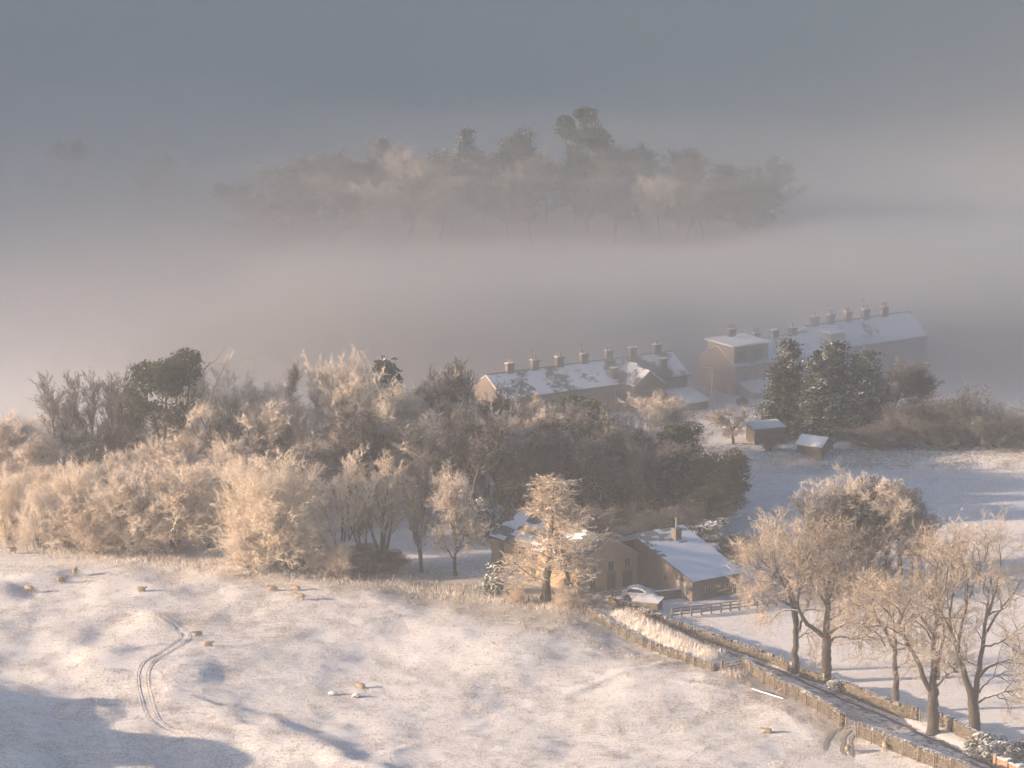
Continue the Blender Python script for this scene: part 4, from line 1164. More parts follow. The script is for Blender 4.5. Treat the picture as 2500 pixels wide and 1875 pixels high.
# ------------------------------------------------------------------ farmhouse
def build_farmhouse():
    W, L, E, RZ = 8.5, 17.2, 4.1, 6.5
    r = empty('farmhouse', (7.8, 545.5, tz(7.8, 545.5) - 0.1), R(36.5))
    tag(r, 'long sandstone farmhouse with snowy slate roof and sunlit front behind the larch', 'house')
    X = np.array([1.0, 0, 0]); Y = np.array([0, 1.0, 0])
    w = MB()
    w.prism([(0, 0, -.6), (W, 0, -.6), (W, 0, E), (W / 2, 0, RZ), (0, 0, E)], (0, .45, 0))
    w.prism([(0, L, -.6), (W, L, -.6), (W, L, E), (W / 2, L, RZ), (0, L, E)], (0, -.45, 0))
    w.box(0, .45, .45, L - .45, -.6, E); w.box(W - .45, W, .45, L - .45, -.6, E)
    w.build('wall', M['sandstone'], r)
    o = .28; k = (RZ - E) / (W / 2); th = .12; oy = .14
    rf = MB()
    e0 = (-o, -oy, E - o * k + th); e1 = (-o, L + oy, E - o * k + th); t0 = (W / 2, -oy, RZ + th); t1 = (W / 2, L + oy, RZ + th)
    f0 = (W + o, -oy, E - o * k + th); f1 = (W + o, L + oy, E - o * k + th)
    slab(rf, e0, e1, t1, t0, .10); slab(rf, f0, t0, t1, f1, .10)
    ro = rf.build('roof', M['slate'], r)
    nz_ = lambda u, v, s: vnoise(u * 17 / 2.6, v * 5 / 0.8, s)
    bare = lambda u, v: (0.62 - np.abs(u - 0.0) * 2.4 + 0.25 * v) + 0.40 * nz_(u, v, 4) - 0.1
    bare2 = lambda u, v: (u - 0.62) * 0.7 + (v - 0.55) * 0.5 + 0.75 * nz_(u, v, 9) - 0.12
    keepL = lambda u, v: 0.22 - np.maximum(bare(u, v), bare2(u, v))
    snow_on_roof(ro, e0, e1, t1, t0, keepL, seed=3)
    snow_on_roof(ro, f0, f1, t1, t0, lambda u, v: 0.4 + 0.5 * nz_(u, v, 5), seed=6)
    lay_slates(ro, e0, e1, t0, lambda u, v: keepL(np.array(u), np.array(v)) < 0.14, 290, 4)
    cp = MB()
    for i in range(24):
        y0 = -oy + i * (L + 2 * oy) / 24
        cp.prism([(W / 2 - .17, y0 + .012, RZ + th - .02), (W / 2, y0 + .012, RZ + th + .10), (W / 2 + .17, y0 + .012, RZ + th - .02)], (0, (L + 2 * oy) / 24 - .02, 0))
    cp.build('ridge_tiles', M['slate'], ro)
    vb = MB()
    vb.prism([(-o, -oy - .1, E - o * k - .02), (W / 2, -oy - .1, RZ - .02), (W / 2, -oy - .1, RZ + th + .06), (-o, -oy - .1, E - o * k + th + .06)], (0, .09, 0))
    vb.prism([(W / 2, -oy - .1, RZ - .02), (W + o, -oy - .1, E - o * k - .02), (W + o, -oy - .1, E - o * k + th + .06), (W / 2, -oy - .1, RZ + th + .06)], (0, .09, 0))
    vb.build('verge', M['frame'], ro)
    g = MB(); g.tube([(-o - .07, -oy, E - o * k + .02), (-o - .07, L + oy, E - o * k + .02)], .07, 6); g.build('gutter', M['door'], ro)
    # sunlit front (faces -x): y runs back along the house
    for y, z, ww, hh in ((1.6, 2.55, 1.2, 1.15), (4.6, 2.55, 1.2, 1.15), (8.0, 2.55, 1.2, 1.15), (11.3, 2.55, 1.2, 1.15), (14.6, 2.5, 1.1, 1.3),
                         (1.8, .75, 1.2, 1.15), (6.0, .7, 1.1, 1.2), (8.4, .7, 1.0, 1.2), (12.2, .7, 1.1, 1.2)):
        window(r, (0, y + ww, z), (0, -1, 0), ww, hh, (-1, 0, 0))
    door(r, (0, 11.6, -.05), (0, -1, 0), 1.0, 2.1, (-1, 0, 0)); door(r, (0, 15.6, -.05), (0, -1, 0), 1.15, 2.2, (-1, 0, 0))
    # shaded gable (faces -y)
    for x, z, ww, hh in ((1.9, 2.5, .55, 1.0), (4.1, 2.55, .95, 1.3), (6.5, 2.6, .95, 1.3), (1.5, .75, .9, 1.2)):
        window(r, (x, 0, z), (1, 0, 0), ww, hh, (0, -1, 0))
    door(r, (4.0, 0, -.05), (1, 0, 0), 1.25, 2.15, (0, -1, 0)); door(r, (6.3, 0, -.05), (1, 0, 0), 1.4, 2.2, (0, -1, 0))
    return r

def build_barn():
    """catslide roofed barn joined to the farmhouse gable end"""
    r = empty('barn', (7.8, 545.5, tz(7.8, 545.5) - 0.1), R(36.5))
    tag(r, 'shaded stone barn with big snowy catslide roof and chimney, right of the farmhouse gable', 'barn')
    RZ, RY = 6.0, 1.3
    x0, x1, x2 = 4.6, 8.62, 16.2          # upper roof from x0, long catslide from x1 to x2
    ye, ze = -10.2, 2.55
    k = (RZ - ze) / (RY - ye)
    yu = -1.6; zu = RZ - (RY - yu) * k
    w = MB()
    w.box(x1 + .3, x2 - .3, ye + .5, ye + .95, -.6, ze + .06)                                     # low front wall
    side = [(ye + .95, -.6), (RY, -.6), (RY, RZ - .14), (ye + .95, ze + .45 * k - .08)]
    w.prism([(x1 + .3, y, z) for y, z in side], (.45, 0, 0)); w.prism([(x2 - .3, y, z) for y, z in side], (-.45, 0, 0))
    w.box(8.54, x1 + .295, yu + .2, yu + .6, -.6, zu - .1)
    w.box(x1 + .75, x2 - .75, RY + 2.4, RY + 2.8, -.6, RZ - 1.2)
    w.build('wall', M['gritstone'], r)
    th = .12
    e0 = (x1, ye, ze + th); e1 = (x2, ye, ze + th); t1 = (x2, RY, RZ + th); t0 = (x1, RY, RZ + th)
    u0 = (x0, yu, zu + th); u1 = (x1, yu, zu + th); ut0 = (x0, RY, RZ + th)
    rf = MB(); slab(rf, e0, e1, t1, t0, .10); slab(rf, (8.56, yu, zu + th), u1, t0, (8.56, RY, RZ + th), .10)
    slab(rf, (x0, RY, RZ + th), (x0, RY + 3.2, RZ + th - 1.1), (x2, RY + 3.2, RZ + th - 1.1), (x2, RY, RZ + th), .10)
    slab(rf, (x0, .16, RZ + th - (RY - .16) * k), (8.555, .16, RZ + th - (RY - .16) * k), (8.555, RY, RZ + th), (x0, RY, RZ + th), .10)
    ro = rf.build('roof', M['slate'], r)
    nn = lambda u, v, s: vnoise(u * 7.6 / 1.2, v * 12 / .5, s)
    keep = lambda u, v: 0.30 + (0.70 - v) * 1.1 + (u - 0.35) * 0.55 + 0.42 * nn(u, v, 12)
    snow_on_roof(ro, e0, e1, t1, t0, keep, seed=8)
    snow_on_roof(ro, (x0, RY, RZ + th), (x2, RY, RZ + th), (x2, RY + 3.2, RZ + th - 1.1), (x0, RY + 3.2, RZ + th - 1.1), lambda u, v: 0.3 + 0.3 * nn(u, v, 3), seed=9)
    lay_slates(ro, e0, e1, t0, lambda u, v: keep(np.array(u), np.array(v)) < 0.22 and v > .5, 250, 6)
    cp = MB()
    for i in range(18):
        xx = x0 + i * (x2 - x0) / 18
        cp.prism([(xx + .01, RY - .17, RZ + th - .02), (xx + .01, RY, RZ + th + .10), (xx + .01, RY + .17, RZ + th - .02)], ((x2 - x0) / 18 - .02, 0, 0))
    cp.build('ridge_tiles', M['slate'], ro)
    # chimney with metal flue
    cx, cyy = 13.2, -1.3; cz = RZ - (RY - cyy) * k
    c = MB(); c.box(cx - .42, cx + .42, cyy - .42, cyy + .42, cz - .3, cz + 1.35); c.box(cx - .5, cx + .5, cyy - .5, cyy + .5, cz + 1.35, cz + 1.5)
    co = c.build('chimney', M['gritstone'], ro)
    f = MB(); f.tube([(cx, cyy, cz + 1.5), (cx, cyy, cz + 2.5), (cx, cyy, cz + 2.5), (cx, cyy, cz + 2.7)], [.13, .13, .2, .2], 10); f.build('flue', M['metal'], co)
    # openings on the shaded side wall and front
    window(r, (x1 + .3, -4.3, 1.5), (0, -1, 0), .9, 1.0, (-1, 0, 0)); door(r, (x1 + .3, -6.6, -.05), (0, -1, 0), 1.9, 2.3, (-1, 0, 0), 'frame')
    window(r, (x1 + 2.2, ye + .5, .9), (1, 0, 0), .8, .8, (0, -1, 0)); window(r, (x1 + 5.2, ye + .5, .9), (1, 0, 0), .8, .8, (0, -1, 0))
    return r

build_farmhouse(); build_barn()

# ------------------------------------------------------------------ terraces beyond the meadow
def gable_row(name, label, loc, rz, L, D, E, RZ, wallm, roofm, chims, cat='terrace', wins=True, chim_h=1.35, chim_w=1.05, chim_d=.7, bay=4.2):
    """row of houses: u along x, front faces -y"""
    r = empty(name, loc, rz); tag(r, label, cat)
    w = MB(); h = D / 2
    w.prism([(0, -h, -1), (0, h, -1), (0, h, E), (0, 0, RZ), (0, -h, E)], (.4, 0, 0)); w.prism([(L, -h, -1), (L, h, -1), (L, h, E), (L, 0, RZ), (L, -h, E)], (-.4, 0, 0))
    w.box(.4, L - .4, -h, -h + .4, -1, E); w.box(.4, L - .4, h - .4, h, -1, E)
    w.build('wall', M[wallm], r)
    o = .3; k = (RZ - E) / h; th = .14
    rf = MB(); n = max(2, int(L / 1.2)); 
    slab(rf, (-.2, -h - o, E - o * k + th), (L + .2, -h - o, E - o * k + th), (L + .2, 0, RZ + th), (-.2, 0, RZ + th), .1)
    slab(rf, (-.2, h + o, E - o * k + th), (-.2, 0, RZ + th), (L + .2, 0, RZ + th), (L + .2, h + o, E - o * k + th), .1)
    ro = rf.build('roof', M[roofm], r)
    rt = MB(); rt.prism([(-.2, -.16, RZ + th - .03), (-.2, 0, RZ + th + .09), (-.2, .16, RZ + th - .03)], (L + .4, 0, 0)); rt.build('ridge_tiles', M['slate'], ro)
    g = MB(); g.tube([(-.2, -h - o - .06, E - o * k + .02), (L + .2, -h - o - .06, E - o * k + .02)], .07, 6); g.build('gutter', M['door'], ro)
    for i, c in enumerate(chims):
        chimney(ro, c, 0, RZ - .35, chim_w, chim_d, chim_h + .35, (1, 2, 2, 2, 2, 0, 1)[i % 7], i in (1, 3))
    if wins:
        nb = int(L / bay)
        for i in range(nb):
            x = (i + .5) * L / nb
            window(r, (x - 1.4, -h, 3.2), (1, 0, 0), 1.0, 1.25, (0, -1, 0)); window(r, (x + .5, -h, 3.2), (1, 0, 0), 1.0, 1.25, (0, -1, 0))
            window(r, (x - 1.5, -h, .8), (1, 0, 0), 1.3, 1.25, (0, -1, 0)); door(r, (x + .6, -h, -.05), (1, 0, 0), .95, 2.1, (0, -1, 0))
    return r, ro

def build_terraces():
    a = R(32)
    ux, uy = math.cos(a), math.sin(a); nx, ny = math.sin(a), -math.cos(a)
    # first terrace: ridge from (-2.3, 633.5)
    ox, oy = -2.3 - ux * 1.2, 633.5 - uy * 1.2
    L = 29.3
    r, ro = gable_row('terrace_row', 'nearest long stone terrace with seven chimneys and snow patched slate roof', (ox, oy, 0), a, L, 8.4, 5.3, 7.6, 'gritstone', 'roof_slates',
                      [3.55 + i * 3.92 for i in range(7)])
    # stacks on the front slope
    for x, yy, z in ((18.0, -3.3, 5.6), (26.2, -2.9, 5.9)):
        chimney(ro, x, yy, z - .3, .85, .7, 2.0, 0)
    # cross wing
    w = MB(); xw, hw, yf = 21.6, 2.3, -6.4
    w.prism([(xw - hw, yf, -1), (xw + hw, yf, -1), (xw + hw, yf, 5.25), (xw, yf, 6.95), (xw - hw, yf, 5.25)], (0, .4, 0))
    w.box(xw - hw, xw - hw + .35, yf + .4, -4.21, -1, 5.2); w.box(xw + hw - .35, xw + hw, yf + .4, -4.21, -1, 5.2)
    w.build('wing_wall', M['gritstone'], r)
    s = MB(); k = (6.95 - 5.25) / hw
    slab(s, (xw - hw - .25, yf - .2, 5.25 - .25 * k + .14), (xw, yf - .2, 7.09), (xw, -.9, 7.09), (xw - hw - .25, -4.0, 5.25 - .25 * k + .14), .1)
    slab(s, (xw + hw + .25, yf - .2, 5.25 - .25 * k + .14), (xw + hw + .25, -4.0, 5.25 - .25 * k + .14), (xw, -.9, 7.09), (xw, yf - .2, 7.09), .1)
    s.build('wing_roof', M['roof_snowy'], ro)
    window(r, (xw - .6, yf, 3.0), (1, 0, 0), 1.2, 1.3, (0, -1, 0)); window(r, (xw - .6, yf, .7), (1, 0, 0), 1.2, 1.3, (0, -1, 0))
    d = MB(); xd = 22.0
    d.prism([(xd - .9, -2.9, 5.85), (xd + .9, -2.9, 5.85), (xd, -2.9, 7.3)], (0, 2.4, 0)); d.build('dormer', M['roof_snowy'], ro)
    # lean-to at the right end
    q = empty('outbuilding', (ox, oy, 0), a); tag(q, 'low flat roofed outbuilding at the right end of the nearest terrace', 'outbuilding')
    w = MB(); w.box(25.4, 29.4, -9.0, -4.35, -1, 2.5); w.build('wall', M['gritstone'], q)
    s = MB(); slab(s, (25.2, -9.3, 2.6), (29.6, -9.3, 2.6), (29.6, -4.3, 3.5), (25.2, -4.3, 3.5), .12); ro2 = s.build('roof', M['roof_snowy'], q)
    snow_on_roof(ro2, (25.2, -9.3, 2.6), (29.6, -9.3, 2.6), (29.6, -4.3, 3.5), (25.2, -4.3, 3.5), lambda u, v: 0.35 + 0.3 * vnoise(u * 4, v * 4, 3))
    window(q, (26.2, -9.0, .9), (1, 0, 0), 1.0, 1.0, (0, -1, 0)); door(q, (28.0, -9.0, -.05), (1, 0, 0), .9, 2.0, (0, -1, 0))

    # second terrace: gable end faces left; front eave corner (30.4, 648.9)
    a2 = R(34.5); ux, uy = math.cos(a2), math.sin(a2); nx, ny = math.sin(a2), -math.cos(a2)
    ox, oy = 30.4 - nx * 4.1, 648.9 - ny * 4.1
    L = 15.5
    r, ro = gable_row('terrace_row', 'end terrace house with box dormer and bare gable facing left', (ox, oy, 0), a2, L, 8.2, 5.5, 7.75, 'render_wall', 'roof_snowy', [])
    for i, (x, z) in enumerate(((3.6, 8.15), (6.6, 7.5), (9.8, 7.5), (13.0, 7.5))):
        chimney(ro, x, 1.6 if i == 0 else 0, z - .3, 1.0, .8, 1.6, (3, 2, 0, 1)[i], i == 1)
    b = MB(); b.box(.05, 5.9, -3.75, 2.2, 5.6, 8.15); dm = b.build('box_dormer', M['render_wall'], r)
    b = MB(); b.box(-.35, 6.2, -4.05, 2.5, 8.155, 8.36); b.build('flat_roof', M['snow'], dm)
    for x in (.45, 3.2): window(r, (x, -3.75, 6.1), (1, 0, 0), 1.7, 1.4, (0, -1, 0), mull=2)
    window(r, (0, -2.3, 1.3), (0, -1, 0), 1.0, 1.35, (-1, 0, 0), 'lit_window')
    w = MB(); w.box(.6, 5.4, -7.4, -4.12, -1, 2.3); po = w.build('porch', M['render_wall'], r)
    s = MB(); slab(s, (.4, -7.7, 2.35), (5.6, -7.7, 2.35), (5.6, -4.13, 3.3), (.4, -4.13, 3.3), .12); s.build('porch_roof', M['roof_snowy'], po)
    # third stretch further back with five chimneys
    ox3, oy3 = ox + ux * 15.9 - nx * .9, oy + uy * 15.9 - ny * .9
    r, ro = gable_row('terrace_row', 'farthest terrace with five chimneys and plain gable end fading into mist', (ox3, oy3, 0.25), a2, 18.5, 8.2, 5.6, 8.1, 'gritstone', 'roof_snowy', [1.6, 4.4, 7.4, 10.6, 13.9])
    b = MB(); b.prism([(2.0, -3.2, 6.2), (4.4, -3.2, 6.2), (4.4, -3.2, 7.4), (2.0, -3.2, 7.4)], (0, 2.6, 0)); dm = b.build('dormer', M['render_wall'], r)
    b = MB(); b.box(1.8, 4.6, -3.4, -.4, 7.405, 7.6); b.build('flat_roof', M['snow'], dm)
build_terraces()

# ------------------------------------------------------------------ sheds and huts
def hut(name, label, px, py, rz, w, d, h, rise, wallm, cat='shed', pitched=True, door_x=None):
    p = on_ground(px, py); r = empty(name, p, rz); tag(r, label, cat)
    b = MB()
    if pitched:
        b.prism([(-w / 2, -d / 2, -.4), (-w / 2, d / 2, -.4), (-w / 2, d / 2, h), (-w / 2, 0, h + rise), (-w / 2, -d / 2, h)], (w, 0, 0))
    else:
        b.prism([(-w / 2, -d / 2, -.4), (-w / 2, d / 2, -.4), (-w / 2, d / 2, h + rise), (-w / 2, -d / 2, h)], (w, 0, 0))
    b.build('wall', M[wallm], r)
    s = MB(); o = .18
    if pitched:
        k = rise / (d / 2)
        A = [(-w / 2 - o, -d / 2 - o, h - o * k + .1), (w / 2 + o, -d / 2 - o, h - o * k + .1), (w / 2 + o, 0, h + rise + .1), (-w / 2 - o, 0, h + rise + .1)]
        B = [(-w / 2 - o, d / 2 + o, h - o * k + .1), (w / 2 + o, d / 2 + o, h - o * k + .1), (w / 2 + o, 0, h + rise + .1), (-w / 2 - o, 0, h + rise + .1)]
        slab(s, *A, .08); slab(s, *B, .08); planes = (A, B)
    else:
        A = [(-w / 2 - o, -d / 2 - o, h + .08), (w / 2 + o, -d / 2 - o, h + .08), (w / 2 + o, d / 2 + o, h + rise + .1), (-w / 2 - o, d / 2 + o, h + rise + .1)]
        slab(s, *A, .08); planes = (A,)
    ro = s.build('roof', M['timber'], r)
    for A in planes: snow_on_roof(ro, *A, lambda u, v: 0.5 + 0.2 * vnoise(u * 3, v * 3, 8), .09)
    for i in range(int(w / .3)):
        x = -w / 2 + .15 + i * .3
        bb = MB(); bb.box(x - .13, x + .13, -d / 2 - .03, -d / 2 - .004, 0, h - .03); bb.build('plank', M['timber'], r)
    return r
hut('shed', 'timber shed with flat snowy roof beside the apple tree', 1868, 1078, R(20), 4.2, 2.8, 2.0, .35, 'timber', pitched=False)
hut('shed', 'low shed showing only a tilted white snowy roof before the cypresses', 1990, 1106, R(-32), 3.6, 3.2, 1.2, .95, 'timber')
hut('log_store', 'small low hut with sunlit snowy top in the farmyard before the car', 1582, 1489, R(-22), 2.9, 1.7, 1.05, .22, 'timber', 'hut', pitched=False)
p = on_ground(1815, 1462); r = empty('oil_tank', p, R(30)); tag(r, 'pale upright panel sided tank at the barn corner', 'tank')
b = MB(); b.box(-.75, .75, -.45, .45, .15, 1.75); b.box(-.68, .68, -.38, .38, 1.75, 1.86); b.build('body', M['frame'], r)
for sx in (-.5, .5):
    b = MB(); b.box(sx - .12, sx + .12, -.4, .4, -.2, .146); b.build('plinth', M['gritstone'], r)
# ------------------------------------------------------------------ drystone walls
def mat_wallstone(name, lo, hi):
    m = NT(name)
    co = m.coord()
    col = m.mix(m.island(), c4(0.075, 0.064, 0.05), c4(0.165, 0.14, 0.105))
    col = m.mix(m.math('MULTIPLY', m.ramp(m.noise(2.2, 4, 0.6, co), 0.5, 0.75), 0.6), col, c4(0.10, 0.105, 0.06))
    nz = m.math('ADD', m.normal_z(), m.math('MULTIPLY', m.math('SUBTRACT', m.noise(3.0, 4, 0.7, co), 0.5), 1.6))
    m.color(m.mix(m.ramp(nz, lo, hi), col, SNOW))
    m.bump(m.noise(14, 4, 0.6, co), 0.7, 0.03)
    return m.m
M['drystone'] = mat_wallstone('drystone', 0.85, 1.5)
M['cope'] = mat_wallstone('snow_capped_drystone', 0.15, 0.55)

def rough_box(g, w, d, h, jit=0.18):
    v = np.array([(x, y, z) for z in (0, 1) for y in (-.5, .5) for x in (-.5, .5)], float) * (w, d, h)
    v += g.normal(size=v.shape) * jit * 0.4 * np.minimum(np.array([w, d, h]), .2)
    f = np.array([(0, 2, 3, 1), (4, 5, 7, 6), (0, 1, 5, 4), (1, 3, 7, 5), (3, 2, 6, 7), (2, 0, 4, 6)])
    return v, f

COPES = []
gcope = np.random.default_rng(5)
for i in range(6):
    mb = MB(); v, f = rough_box(gcope, .15 + .07 * gcope.random(), .44, .24 + .13 * gcope.random(), .5); mb.add(v, f.tolist()); COPES.append(mb.mesh('coping_stone', M['cope']))

def path_points(pts, step):
    out = []; s = 0.0
    for (ax, ay), (bx, by) in zip(pts[:-1], pts[1:]):
        L = math.hypot(bx - ax, by - ay); n = max(1, int(round(L / step)))
        for i in range(n): out.append((ax + (bx - ax) * i / n, ay + (by - ay) * i / n, math.atan2(by - ay, bx - ax)))
    out.append((pts[-1][0], pts[-1][1], out[-1][2])); return out

def drystone_wall(label, pts, h=1.25, seed=0, tumble=0.0):
    g = np.random.default_rng(seed)
    x0, y0 = pts[0]; z0 = tz(x0, y0)
    r = empty('stone_wall', (x0, y0, z0)); tag(r, label, 'stone wall', 'drystone walls along the lane')
    V = []; Q = []; n = 0
    pp = path_points(pts, 0.5)
    arc = [0.0]
    for a, b in zip(pp[:-1], pp[1:]): arc.append(arc[-1] + math.hypot(b[0] - a[0], b[1] - a[1]))
    xs = np.array([p[0] for p in pp]); ys = np.array([p[1] for p in pp]); arc = np.array(arc); zs = terrain(xs, ys)
    def at(s):
        x = np.interp(s, arc, xs); y = np.interp(s, arc, ys); i = min(len(pp) - 1, int(np.searchsorted(arc, s))); return x, y, np.interp(s, arc, zs), pp[i][2]
    top = lambda s: h * (1 - tumble * max(0, vnoise(s / 3.0, 0.3, seed)) )
    rows = int(h / .17)
    for k in range(rows):
        s = -g.random() * .3
        while s < arc[-1]:
            w = .22 + .34 * g.random(); ss = min(max(s + w / 2, 0), arc[-1]); s += w
            x, y, z, a = at(ss)
            zz = k * .17 - .12
            if zz > top(ss): continue
            v, f = rough_box(g, w - .012, .55 - .12 * k / rows + .09 * (g.random() - .5), .165, .5)
            ca, sa = math.cos(a), math.sin(a)
            vx = v[:, 0] * ca - v[:, 1] * sa; vy = v[:, 0] * sa + v[:, 1] * ca
            V.append(np.stack([vx + x - x0, vy + y - y0, v[:, 2] + z + zz - z0], 1)); Q.append(f + n); n += 8
    me = fast_mesh('stone_courses', np.vstack(V), np.vstack(Q), None, [M['drystone']])
    o = link('stone_courses', me, r); o['kind'] = 'stuff'
    s = 0.05; c = 0
    while s < arc[-1] and c < 290:
        x, y, z, a = at(s)
        if not (tumble and g.random() < tumble * .5):
            o = link('coping_stone', COPES[int(g.integers(6))], r)
            tt = min(rows * .17, int(top(s) / .17 + 1) * .17) - .12 - .01
            o.location = (x - x0, y - y0, z - z0 + tt); o.rotation_euler = (g.normal() * .06, g.normal() * .16, a + g.normal() * .12)
            c += 1
        s += .19 + .12 * g.random()
    return r
drystone_wall('low far stretch of drystone wall below the frosted grass bank by the pasture', NEAR_WALL_A, 0.70, 1, 0.3)
drystone_wall('middle stretch of drystone wall from the wooden hurdle to the open gateway', NEAR_WALL_B, 1.35, 2)
drystone_wall('nearest drystone wall running out of the bottom of the picture below the gateway', NEAR_WALL_C, 1.4, 3)
drystone_wall('tumbledown drystone wall along the far side of the lane towards the farmyard', FAR_WALL_A, 0.95, 4, 0.35)
drystone_wall('short broken bit of drystone wall between the first two lane trees', FAR_WALL_B, 1.0, 5, 0.4)
drystone_wall('drystone wall on the far side of the lane behind the middle lane tree', FAR_WALL_C, 1.2, 6, 0.1)
drystone_wall('drystone wall on the far side of the lane behind the rightmost lane tree', FAR_WALL_D, 1.35, 7)
drystone_wall('stub of stone wall between the fourth lane tree and its gate', gp((2292, 1772), (2302, 1774)), 1.4, 8)

# ------------------------------------------------------------------ lane and tracks
def strip(name, pts, w, mat, lift, label, step=1.0, arch=0.0, kind='structure', wob=0.0, taper=0.0, cols=(-1, -.5, 0, .5, 1), prof=None):
    if taper:
        for _ in range(3):
            pts = [pts[0]] + [q for p0, p1 in zip(pts[:-1], pts[1:]) for q in ((p0[0] * .75 + p1[0] * .25, p0[1] * .75 + p1[1] * .25), (p0[0] * .25 + p1[0] * .75, p0[1] * .25 + p1[1] * .75))] + [pts[-1]]
    pp = path_points(pts, step); V = []; w0 = w
    for i, (x, y, a) in enumerate(pp):
        if taper: w = w0 * min(1, (min(i, len(pp) - 1 - i) + .15) * step / taper) * (1 + .25 * float(vnoise(x / .9, y / .9, 43)))
        j0, j1 = max(0, i - 1), min(len(pp) - 1, i + 1)
        a = math.atan2(pp[j1][1] - pp[j0][1], pp[j1][0] - pp[j0][0])
        for j, c in enumerate(cols):
            xx = x - math.sin(a) * c * w / 2; yy = y + math.cos(a) * c * w / 2
            ww = wob * float(vnoise(xx / 1.7, yy / 1.7, 41))
            xx += ww; V.append((xx, yy, tz(xx, yy) + lift + (prof[j] if prof else arch * (1 - c * c))))
    nc = len(cols); idx = np.arange(len(V)).reshape(-1, nc)
    q = np.stack([idx[:-1, 1:], idx[:-1, :-1], idx[1:, :-1], idx[1:, 1:]], -1).reshape(-1, 4)
    o = link(name, fast_mesh(name, np.array(V), q, None, [mat], True)); return tag(o, label, None, None, kind)

def mat_lane():
    m = NT('snowy_lane')
    co = m.coord(); u = m.attr('across')
    n = m.math('ADD', m.noise(1.4, 5, 0.65, co), m.math('MULTIPLY', m.noise(0.3, 3, 0.5, co), 0.5))
    m.color(m.mix(m.ramp(n, 0.66, 0.90), c4(0.72, 0.735, 0.76), c4(0.12, 0.11, 0.10)))
    m.bump(m.noise(4, 4, 0.6, co), 0.4, 0.08)
    return m.m
def mat_rut(name):
    m = NT(name); co = m.coord()
    m.color(m.mix(m.ramp(m.noise(3.0, 5, 0.65, co), 0.40, 0.58), c4(0.74, 0.745, 0.76), c4(0.46, 0.43, 0.39)))
    m.bump(m.noise(5, 4, 0.6, co), 0.6, 0.06); return m.m
M['lane'] = mat_lane(); M['rut'] = mat_rut('pressed_slush'); M['wall_shadow'] = mat_simple('wall_shadow_dark', (0.05, 0.05, 0.055), (0.10, 0.098, 0.095), 2.5, rough=0.6)
strip('lane', LANE_LINE, 3.0, M['lane'], 0.012, 'snow covered lane between drystone walls', 1.0)
def offset(pts, d):
    out = []
    for i, (x, y) in enumerate(pts):
        a, b = pts[max(0, i - 1)], pts[min(len(pts) - 1, i + 1)]
        L = math.hypot(b[0] - a[0], b[1] - a[1]); out.append((x - (b[1] - a[1]) / L * d, y + (b[0] - a[0]) / L * d))
    return out
strip('track_shadow_strip', offset(LANE_LINE[2:], 0.75), 0.55, M['wall_shadow'], 0.03, 'dark strip standing in for the wall shadow along the lane', 0.8, wob=0.25)  # dark colour paints the near wall's shadow onto the lane
strip('track_shadow_strip', offset(LANE_LINE[1:], -0.75), 0.35, M['rut'], 0.03, 'slushy wheel track along the wall side of the lane', 0.8, wob=0.25)
RIM = dict(cols=(-1, -.62, -.40, 0, .40, .62, 1), prof=(0.0, .04, .018, .012, .018, .04, 0.0))
T1 = gp((300, 1500), (360, 1515), (405, 1535), (428, 1548), (442, 1560), (438, 1575), (415, 1592), (375, 1618), (348, 1640), (336, 1660), (338, 1685), (346, 1715), (352, 1745), (372, 1768), (425, 1793))
T2 = [(x + 1.05, y - 0.2) for x, y in T1]
T3 = gp((425, 1793), (470, 1812), (510, 1832), (535, 1850), (555, 1880)); T4 = [(x + 1.1, y + 0.3) for x, y in T3]
for t_, lab in ((T1, 'left wheel rut of the curving vehicle track in the pasture snow'), (T2, 'right wheel rut of the curving vehicle track in the pasture snow'),
                (T3, 'left wheel rut leaving the bottom of the pasture'), (T4, 'right wheel rut leaving the bottom of the pasture')):
    strip('tyre_track', t_, 0.44, M['rut'], 0.012, lab, 0.4, taper=4.0, **RIM)
for t_, lab in ((gp((2058, 1772), (2038, 1782), (2018, 1798), (2012, 1820)), 'muddy rut, left of three by the gateway'),
                (gp((2078, 1778), (2062, 1790), (2052, 1808), (2058, 1830)), 'muddy rut, middle of three by the gateway'),
                (gp((2092, 1783), (2080, 1795), (2074, 1812), (2082, 1834)), 'muddy rut, right of three by the gateway')):
    strip('tyre_track', t_, 0.42, mat_simple('churned_mud', (0.12, 0.10, 0.075), (0.45, 0.42, 0.40), 2.2), 0.05, lab, 0.3, wob=.2, taper=1.6)
strip('road', [(24 + i * 4.0, EMBANK_Y - 0.05 * (24 + i * 4.0 - 35) + 6.2) for i in range(14)], 3.6, M['lane'], 0.02, 'snowy road running along the top of the meadow bank', 2.0)

# ------------------------------------------------------------------ fences and gates
def post_mesh(h, w=0.13):
    mb = MB(); mb.box(-w / 2, w / 2, -w / 2, w / 2, -.4, h); return mb.mesh('post', M['timber'])
def wire_fence(label, pts, gap=2.6, h=1.15, seed=0, group='wire fences'):
    g = random.Random(seed); x0, y0 = pts[0]; z0 = tz(x0, y0)
    r = empty('wire_fence', (x0, y0, z0)); tag(r, label, 'fence', group)
    me = post_mesh(h, .11); tops = []
    for x, y, a in path_points(pts, gap):
        o = link('post', me, r); z = tz(x, y); hh = g.uniform(.85, 1.2)
        o.location = (x - x0, y - y0, z - z0); o.rotation_euler = (g.gauss(0, .06), g.gauss(0, .06), a); o.scale = (1, 1, hh)
        tops.append((x - x0, y - y0, z - z0))
    w = MB()
    for k in (.35, .65, .98):
        w.tube([(x, y, z + h * k * .95) for x, y, z in tops], .012, 3)
    w.build('wire', M['metal'], r)
    return r
